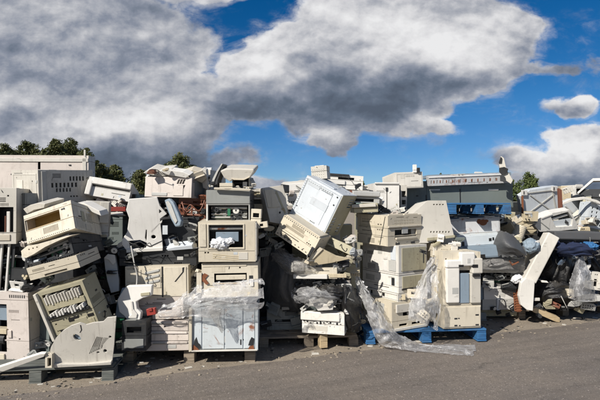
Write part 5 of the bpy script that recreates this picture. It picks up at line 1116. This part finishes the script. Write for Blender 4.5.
panel('brown_edge', 'thin brown edge strip right of the large crossed panel', 'strip', [(559, 188), (562, 190), (563, 212), (560, 210)], 5.9, .05, 'rred')
pp = panel('framed_cover', 'white machine cover with an open frame full of dark parts', 'cover', [(535, 226), (541, 217), (552, 213), (570, 210), (575, 219), (579, 229), (560, 231), (540, 232)], 5.6, .12, 'white', yaw=8, tilt=18,
      holes=[[(551, 217), (568, 212), (573, 219), (572, 226), (556, 227), (553, 221)]])
sub(pp, 'glass_plate', [(554, 222), (574, 219), (576, 226), (556, 227.5)], -.03, 'bwhite2', .04); sub(pp, 'dark_opening', [(551, 217), (568, 212), (573, 219), (554, 222)], -.06, 'dark', .09)
sub(pp, 'silver_bar', [(553, 219), (568, 214.5), (569, 216), (554, 220.5)], -.02, 'white', .04); sub(pp, 'bright_ridge', [(541, 217.5), (552, 213.5), (552.5, 214.6), (541.5, 218.8)], .01, 'white'); sub(pp, 'groove', [(541, 222), (550, 229), (549, 229.6), (540.4, 222.6)], .003, 'grey')
t = T('white_heap_box', 'white box between the two crossed panels, back of the right heap', 'box', 579, 196, 7.2, 10, 22, .3, yaw=10); t.shell('white', (.5,), {'f': [(.2, .6, .8, .85)]}, cav=.05); t.blk('f', .1, .9, .9, 1.03, .01, 'lid', 'white')
t = T('beige_upright', 'brownish beige upright box just right of the large crossed panel', 'box', 566, 202, 6.9, 9, 32, .3, yaw=-10); t.shell('tan', ()); t.blk('f', .1, .1, .9, .9, .005, 'face_plate', 'tan')
t = T('small_white_post', 'small white post between the beige upright and the white box', 'post', 572, 199, 7.0, 3.5, 10, .1); t.shell('white', ()); t.blk('f', .2, .2, .8, .8, .003, 'face', 'white')
t = T('roofed_box', 'white roof shaped cover over a dark box at the right edge', 'cover', 596, 196, 6.4, 26, 14, .4, yaw=-32, tilt=0, roll=0); t.shell('dark', ())
b = B(); w, h, d = t.w, t.h, t.d; b.plate((Vector((0, -d/2 - .04, h)), Vector((1, 0, 0)), Vector((0, 0, 1)), Vector((0, -1, 0))), [(-w*.62, -.05), (-w*.1, .16), (w*.6, .16), (w*.6, .12), (-w*.08, .12), (-w*.58, -.07)], [], -d - .05, 0); b.build('roof_sheet', 'white', t.root, .003)
t = T('white_side_stack', 'white rail with dark perforations at the right edge', 'rail', 598, 216, 6.0, 20, 26, .2, yaw=10, roll=-8); t.shell('bwhite2', (.4,), {'f': slots(.1, .1, .9, .9, 3, 5, .35, .5)}, cav=.05); t.blk('f', .0, .95, 1, 1.02, .01, 'top_lip', 'white')
panel('curved_trim', 'curved dotted white trim arching over the smaller crossed panel', 'strip', [(562, 203), (572, 198.5), (585, 197), (597, 200), (606, 205), (606, 207), (596, 202.5), (585, 199.5), (573, 201), (563, 205)], 5.9, .04, 'white', tilt=8)
t = T('right_back_box', 'brown beige box behind the tan carton and framed cover', 'box', 545, 232, 6.6, 70, 60, .5, yaw=6); t.shell('tan', (.5,)); t.blk('f', .1, .55, .9, .9, .01, 'drawer', 'tan')
t = T('right_back_cabinet', 'grey brown cabinet supporting the white covers at the right edge', 'cabinet', 594, 232, 6.7, 44, 44, .5, yaw=0); t.shell('khaki', (.5,), {'f': [(.1, .1, .4, .4)]}, cav=.06); t.blk('f', .5, .1, .9, .4, .01, 'drawer', 'tan')
SHIFT = 0
# backing boxes added deep in the heaps, mostly dark to blacken the gaps
t = T('backing_cabinet', 'large dark backing cabinet added behind the tan slatted printer and the boxy printer', 'cabinet', 160, 280, 5.4, 100, 165, .5, yaw=2); t.shell('dark', (.3, .6)); t.blk('f', .1, .65, .9, .8, .01, 'drawer', 'dark')
t = T('backing_copier', 'large backing copier added behind the light beige heap', 'copier', 410, 270, 6.1, 100, 120, .5, yaw=2); t.shell('khaki', (.3, .6)); t.blk('f', .1, .65, .9, .8, .01, 'drawer', 'khaki')
t = T('backing_locker', 'dark backing locker added behind the left heap below the boxy vented housing', 'locker', 50, 290, 4.9, 110, 150, .5, yaw=2); t.shell('dark', (.5,)); t.blk('f', .1, .55, .9, .8, .01, 'drawer', 'dark')

# ------------------------------------------------------------------ small scrap caught between the machines
def scrap(kind, px, py, D, s, mt, label, seed):
    D += (.33 if 358 < px < 466 and py > 208 else .5 if px >= 466 else 0)
    r = random.Random(seed); a = r.uniform(-60, 60)
    if kind == 'shard':
        n = r.randint(5, 8); pts = []
        for i in range(n):
            q = 6.283 * i / n + r.uniform(-.25, .25); rr = s * r.uniform(.55, 1.1)
            x, y = rr * math.cos(q), rr * math.sin(q) * .5; pts.append((px + x*math.cos(R(a)) - y*math.sin(R(a)), py + x*math.sin(R(a)) + y*math.cos(R(a))))
        pp = panel('plastic_shard', label, 'shard', pts, D, r.uniform(.01, .04), mt, yaw=r.uniform(-30, 10), tilt=r.uniform(-10, 25), bevel=.002)
        sub(pp, 'rib', [(px - s*.3, py - .4), (px + s*.3, py - .6), (px + s*.3, py), (px - s*.3, py + .2)], .006, mt)
    elif kind == 'bracket':
        t = T('metal_bracket', label, 'bracket', px, py, D, s, s * .8, .05, r.uniform(-30, 20), 0, a)
        w, h, d = t.w, t.h, t.d; b = B(); b.box(-w/2, w/2, -d/2, d/2, 0, .006); b.build('foot_plate', mt, t.root, .001)
        b = B(); b.box(-w/2, -w/2 + .006, -d/2, d/2, .0065, h); b.build('upright_plate', mt, t.root, .001); t.screws('f', [(.2, .05), (.8, .05)], .005)
    elif kind == 'block':
        t = T('plastic_block', label, 'block', px, py, D, s, s * .55, .08, r.uniform(-30, 20), 0, a * .5)
        t.shell(mt, (.5,), {'f': [(.15, .15, .45, .4), (.55, .6, .85, .85)]}, cav=.04); t.blk('f', .6, .1, .9, .4, .008, 'stud', mt)
    elif kind == 'wire':
        pts = [(px, py, D)]
        for i in range(5): pts.append((pts[-1][0] + r.uniform(-.2, 1) * s * .4, pts[-1][1] + r.uniform(-.7, .9) * s * .4, D - r.uniform(0, .06)))
        cable(label, pts, r.uniform(.0025, .005), mt)
SC = [('shard', 88, 244, 4.15, 5, 'lgrey', 'in the gap right of the black printer with the curved bezel'), ('wire', 84, 250, 4.1, 12, 'cable', 'hanging beside the curved bezel'),
 ('block', 90, 262, 4.2, 9, 'dark', 'in the gap above the toothed printer insides'), ('shard', 92, 284, 4.1, 6, 'white', 'right of the toothed printer insides'), ('wire', 96, 290, 4.1, 14, 'cablew', 'right of the toothed printer insides'),
 ('bracket', 93, 306, 4.05, 9, 'steel', 'just above the fan shaped cover'), ('wire', 98, 312, 4.0, 12, 'cable', 'on the upper edge of the fan shaped cover'), ('shard', 104, 308, 4.05, 6, 'dark', 'above the right corner of the fan shaped cover'),
 ('wire', 26, 262, 3.9, 10, 'cable', 'left of the long tan printer front'), ('block', 31, 262, 3.9, 7, 'bwhite2', 'on the left end of the long tan printer front'), ('shard', 26, 288, 3.95, 7, 'dark', 'above the left corner of the toothed printer insides'),
 ('shard', 121, 244, 4.3, 6, 'offwhite', 'at the left foot of the large white bent panel'), ('block', 128, 257, 4.2, 8, 'grey', 'at the left end of the long black cabinet'), ('wire', 122, 262, 4.15, 16, 'cable', 'over the left end of the long black cabinet'),
 ('shard', 176, 244, 4.3, 6, 'lgrey', 'above the bluish sheet on the black cabinet'), ('wire', 168, 238, 4.3, 14, 'cable', 'in front of the charcoal unit'), ('block', 193, 254, 4.2, 6, 'dark', 'between the black cabinet and the framed opening'),
 ('shard', 193, 297, 4.15, 5, 'cream', 'between the tan slatted printer and the slot printer'), ('bracket', 196, 246, 4.2, 6, 'steel', 'left of the framed opening'), ('shard', 133, 300, 4.15, 4, 'dark', 'inside the bay of the hook shaped cover'),
 ('shard', 262, 236, 4.4, 5, 'lgrey', 'in the dark gap below the cream hinge arm'), ('wire', 263, 232, 4.35, 18, 'cable', 'dangling below the cream hinge arm'), ('block', 278, 246, 4.7, 8, 'grey', 'left of the tipped cream printer'),
 ('shard', 270, 228, 4.75, 7, 'tan', 'above the left end of the tipped cream printer'), ('bracket', 311, 258, 4.5, 8, 'steel', 'between the cream printer and the tan flap'), ('shard', 345, 264, 4.6, 6, 'white', 'right of the tan flap'),
 ('wire', 340, 246, 4.55, 12, 'cable', 'at the right end of the brown bar'), ('shard', 352, 252, 4.6, 6, 'bwhite2', 'left of the wide cream printer'), ('block', 352, 240, 4.7, 9, 'white', 'right of the brown bar beside the wide printer'),
 ('shard', 348, 276, 4.6, 6, 'khaki', 'right of the small cream box'), ('wire', 306, 296, 4.5, 18, 'cablew', 'across the silvery film bundle'), ('shard', 312, 300, 4.5, 5, 'white', 'half buried in the silvery film bundle'),
 ('shard', 330, 303, 4.5, 5, 'offwhite', 'right of the thin white cover in the middle heap'), ('bracket', 352, 297, 4.5, 8, 'steel', 'on the black glinting bag'), ('shard', 346, 312, 4.5, 4, 'white', 'stuck on the black glinting bag'),
 ('shard', 361, 322, 4.6, 5, 'tan', 'above the small blue sack'), ('wire', 352, 326, 4.6, 12, 'cable', 'near the small blue sack'), ('shard', 386, 211, 4.9, 6, 'dark', 'at the foot of the tall white seamed cabinet'),
 ('block', 396, 212, 4.9, 8, 'lgrey', 'at the foot of the cream column with cutouts'), ('shard', 358, 186, 5.1, 6, 'dark', 'left of the low white shelf unit'), ('wire', 348, 178, 5.2, 14, 'cable', 'over the flat white covers'),
 ('shard', 460, 240, 4.8, 6, 'green', 'between the wedge shaped cover and the steel drawers'), ('block', 424, 252, 4.5, 6, 'dark', 'at the left of the small drum printer'), ('wire', 486, 262, 5.0, 16, 'cable', 'over the dusty film roll'),
 ('shard', 518, 240, 5.1, 6, 'khaki', 'right of the dark grey bag'), ('shard', 510, 217, 5.5, 6, 'offwhite', 'between the high blue pallet and the tan carton'), ('bracket', 514, 262, 5.0, 7, 'rust', 'at the right end of the film roll'),
 ('shard', 562, 262, 5.2, 5, 'slate', 'on the big black bag'), ('wire', 556, 258, 5.2, 16, 'cable', 'over the big black bag'),
 ('shard', 588, 268, 5.1, 5, 'white', 'behind the film peak'), ('shard', 548, 303, 5.2, 6, 'khaki', 'on the right pallet beside the torn white panel'), ('block', 556, 305, 5.2, 8, 'rred', 'on the right pallet near the thin pale rod'),
 ('shard', 575, 304, 5.15, 7, 'lgrey', 'on the right pallet under the film peak'), ('shard', 566, 222, 5.5, 4, 'dark', 'in the frame of the white machine cover'), ('bracket', 594, 240, 5.1, 7, 'steel', 'above the blue and white bag at the right edge'),
 ('shard', 540, 316, 5.2, 5, 'dark', 'under the sloping plank'), ('shard', 166, 170, 4.4, 5, 'tan', 'on the boxy striped printer'), ('wire', 150, 170, 4.4, 14, 'cable', 'on the boxy striped printer'), ('shard', 212, 184, 4.35, 4, 'dark', 'at the foot of the curved arm')]
ADJ = {'shard': 'jagged {} plastic shard {}', 'wire': 'thin {} wire curling {}', 'bracket': 'small {} bent bracket {}', 'block': 'small {} block {}'}
CN = {'pink': 'pinkish', 'bgrey': 'blue grey', 'orange': 'rust orange', 'navy': 'navy', 'lgrey': 'light grey', 'cable': 'black', 'dark': 'charcoal', 'white': 'white', 'cablew': 'pale', 'steel': 'steel', 'bwhite2': 'bluish white', 'offwhite': 'off white', 'grey': 'grey', 'cream': 'cream', 'tan': 'tan', 'khaki': 'khaki', 'green': 'dark green', 'rust': 'rusted', 'slate': 'slate', 'rred': 'rust brown'}
for i, q in enumerate(SC): scrap(q[0], q[1], q[2], q[3], q[4], q[5], ' '.join(ADJ[q[0]].format(CN[q[5]], q[6]).split()[:16]), 40 + i)

ANCH = [(49, 223, 'tipped cream printer'), (49, 252, 'black printer with the curved bezel'), (68, 305, 'toothed printer insides'), (84, 345, 'fan shaped cover'), (8, 330, 'pinkish copier'), (25, 193, 'large vented boxy housing'), (108, 236, 'dark computer tower'),
 (109, 189, 'tilted white printer base'), (144, 225, 'white bent panel'), (168, 187, 'boxy striped printer'), (178, 234, 'charcoal unit'), (158, 258, 'long black cabinet'), (157, 282, 'tan slatted printer'), (137, 304, 'hook shaped white cover'), (158, 336, 'stack of paper trays'),
 (224, 329, 'pale steel locker'), (230, 280, 'slot printer'), (227, 242, 'framed opening with paper'), (228, 206, 'open copier with the grey lid'), (240, 174, 'rounded scanner lid'), (264, 199, 'low beige tray unit'), (315, 206, 'tipped steel cabinet'), (297, 236, 'vented cream printer'),
 (328, 256, 'tan paper flap'), (284, 282, 'dark grey tarp'), (318, 297, 'silvery film'), (325, 323, 'white slotted printer'), (348, 308, 'black glinting bag'), (366, 200, 'grey flat trays'), (345, 182, 'flat white covers'), (387, 199, 'tall white seamed cabinet'), (400, 230, 'wide cream printer'),
 (437, 221, 'wedge shaped cover'), (462, 290, 'tall white machine'), (445, 251, 'drum shaped printer'), (395, 262, 'squared printers'), (410, 315, 'big tan printer'), (475, 235, 'steel drawers'), (507, 245, 'dark grey sheet'), (500, 265, 'dusty film roll'), (500, 293, 'white low box'), (499, 305, 'grey wrapped bale'),
 (541, 258, 'diagonal beige slab'), (528, 296, 'torn white panel'), (582, 236, 'long dark slab'), (574, 250, 'dark blue cloth'), (581, 280, 'film peak'), (541, 202, 'large crossed panel'), (576, 215, 'smaller crossed panel'), (557, 222, 'framed machine cover'), (523, 223, 'tan carton'), (566, 312, 'right hand pallet'), (456, 194, 'dark green cabinet'), (596, 196, 'roof shaped white cover')]
FEAT = ['ribs', 'teeth', 'round bosses', 'square holes', 'a gear', 'a lip']
USED = set()
def junk(px, py, D, s, mt, seed):
    D += (.33 if 358 < px < 466 and py > 208 else .5 if px >= 466 else 0)
    r = random.Random(seed); w_, h_ = s * r.uniform(.8, 1.5), s * r.uniform(.4, .95); ft = r.choice(FEAT)
    ax, ay, an = min(ANCH, key=lambda q: (q[0] - px) ** 2 + (q[1] - py) ** 2); dx, dy = px - ax, py - ay
    where = ('right of' if dx > 0 else 'left of') if abs(dx) > abs(dy) else ('below' if dy > 0 else 'above')
    for size in ('', 'small ', 'chunky ', 'scuffed ', 'thin ', 'grimy ', 'stubby '):
        for f2 in [ft] + FEAT:
            lb = '%s%s broken part with %s %s the %s' % (size, CN[mt], f2, where, an)
            if lb not in USED: break
        if lb not in USED: break
    USED.add(lb); ft = f2
    nm = r.choice(['broken_machine_part', 'plastic_part', 'printer_part'])
    t = T(nm, lb, 'machine part', px, py, D, w_, h_, r.uniform(.04, .14), r.uniform(-40, 30), r.uniform(-15, 30), r.choice([0, 0, 1, 1, -1]) * r.uniform(4, 40))
    w, h, d = t.w, t.h, t.d; o, u, v, n, W, H = t.fr('f'); th = .008
    b = B(); hs = []
    if ft == 'square holes':
        for q in slots(.12, .2, .9, .85, r.randint(3, 5), 2, .55, .55): hs.append(rect(q[0]*W, q[1]*H, q[2]*W, q[3]*H))
    elif r.random() < .6: hs = [rect(.3*W, .35*H, .62*W, .7*H)]
    k = r.uniform(0, .25)
    b.plate((o - n * 0, u, v, n), [(0, 0), (W, 0), (W, H * (1 - k)), (W * (1 - k * .8), H), (W * k * .5, H), (0, H * (1 - k * .3))], hs, -th, 0); b.build('plate', mt, t.root, .002)
    b = B()
    for z in (0, H * .7) if r.random() < .5 else (0,): b.box(-w/2 + .002, w/2 - .002, -d/2 + th + .0005, d/2, z, z + .006)
    b.build('shelf', mt, t.root, .0015)
    b = B()
    for i in range(r.randint(1, 3)): x = -w/2 + .004 + (w - .014) * i / 3; b.box(x, x + .005, -d/2 + th + .001, d/2 * r.uniform(.2, .95), .0075, H * .68)
    b.build('ribs', mt, t.root)
    if ft == 'ribs': t.many('f', slots(.06, .08, .94, .74, r.randint(4, 9), 1, .35, 1), .012, 'front_ribs', mt)
    elif ft == 'teeth': t.many('f', slots(.04, .3, .96, .72, r.randint(7, 13), 1, .5, 1), .016, 'teeth', r.choice([mt, 'white', 'dark']))
    elif ft == 'round bosses':
        for i in range(r.randint(2, 4)):
            b = B(); q = o + u * W * (.15 + .22 * i) + v * H * r.uniform(.2, .7); b.tube([q + n * .001, q + n * r.uniform(.012, .03)], r.uniform(.006, .014), 12); b.build('boss', r.choice([mt, 'dark', 'steel']), t.root)
    elif ft == 'a gear':
        b = B(); b.gear(o + u * W * .7 + v * H * .5 + n * .001, n, min(.035, H * .42), .012); b.build('gear', r.choice(['white', 'lgrey', 'dark']), t.root)
    elif ft == 'a lip': t.blk('f', .0, -.06, 1, .1, .035, 'bent_lip', mt, .0)
    if r.random() < .6: t.blk('f', .05, .76, r.uniform(.3, .7), .9 * (1 - k * .3), r.uniform(.004, .02), 'bar', r.choice([mt, 'dark', 'lgrey']))
DK_ = ['dark', 'dark', 'grey', 'green', 'lgrey']; LT = ['white', 'offwhite', 'cream', 'pink', 'lgrey', 'khaki', 'dark', 'tan']  # gap parts lean to charcoal, painting the shade between the heaps
JR = [(88, 116, 240, 316, 4.25, 13, DK_ + ['offwhite'], 9), (24, 80, 236, 248, 3.95, 5, DK_, 8), (26, 84, 278, 290, 3.98, 6, DK_ + ['cream'], 9), (30, 48, 320, 358, 4.0, 4, DK_, 8), (2, 30, 244, 292, 4.0, 5, DK_ + LT, 9),
      (186, 198, 224, 300, 4.35, 6, DK_ + ['cream'], 8), (120, 196, 238, 252, 4.38, 8, DK_ + ['bwhite2', 'white'], 9), (86, 130, 198, 214, 4.6, 6, LT, 8), (145, 208, 170, 178, 4.55, 8, LT, 8), (118, 150, 322, 352, 4.2, 5, DK_, 8), (182, 208, 196, 222, 4.5, 5, ['rred', 'orange', 'dark'], 8),
      (258, 288, 224, 262, 5.0, 8, DK_ + ['tan'], 10), (262, 300, 302, 336, 4.95, 8, DK_, 9), (296, 350, 262, 276, 4.62, 9, LT, 10), (296, 358, 276, 312, 4.66, 20, LT + DK_, 9), (334, 362, 306, 338, 4.75, 7, DK_, 8), (298, 380, 180, 216, 5.15, 15, LT, 9), (346, 360, 238, 276, 4.72, 6, LT, 8), (330, 352, 236, 262, 4.85, 6, LT, 9),
      (284, 300, 186, 205, 5.3, 3, LT, 8), (252, 286, 196, 214, 4.8, 4, ['tan', 'khaki', 'offwhite'], 8), (362, 440, 320, 325, 4.6, 5, ['cream', 'tan', 'offwhite'], 7), (376, 408, 208, 216, 4.85, 5, LT, 8), (436, 462, 238, 262, 4.7, 7, LT, 8), (400, 432, 286, 318, 4.45, 6, ['cream', 'offwhite', 'tan', 'white'], 8),
      (455, 512, 214, 222, 5.55, 7, DK_ + ['white', 'bgrey'], 8), (482, 520, 274, 288, 5.2, 6, DK_, 8), (480, 518, 306, 320, 5.25, 5, DK_ + ['khaki'], 7), (508, 535, 212, 252, 5.35, 9, ['tan', 'khaki', 'cream', 'dark', 'slate'], 9), (522, 598, 186, 200, 6.3, 7, LT, 9), (536, 600, 212, 234, 5.7, 13, LT + ['bwhite2', 'dark'], 9), (578, 600, 188, 226, 6.0, 8, LT + ['dark'], 9),
      (562, 600, 240, 262, 5.3, 4, ['dark', 'slate', 'navy'], 9), (540, 600, 262, 300, 5.35, 5, ['dark'], 9), (538, 600, 303, 310, 5.25, 5, ['dark', 'khaki', 'lgrey', 'offwhite'], 8), (430, 500, 173, 177, 5.9, 3, ['white', 'lgrey', 'bgrey'], 7), (206, 258, 184, 190, 4.4, 5, ['cream', 'offwhite', 'dark'], 6), (194, 202, 262, 300, 4.3, 3, ['cream', 'dark'], 6)]
rj = random.Random(99); kk = 0
for (x0, x1, y0, y1, D, n_, mts, s_) in JR:
    for i in range(n_):
        kk += 1; junk(x0 + (x1 - x0) * (i + rj.random()) / n_, rj.uniform(y0, y1), D + rj.uniform(-.04, .12), s_ * rj.uniform(.7, 1.35), rj.choice(mts), 500 + kk)
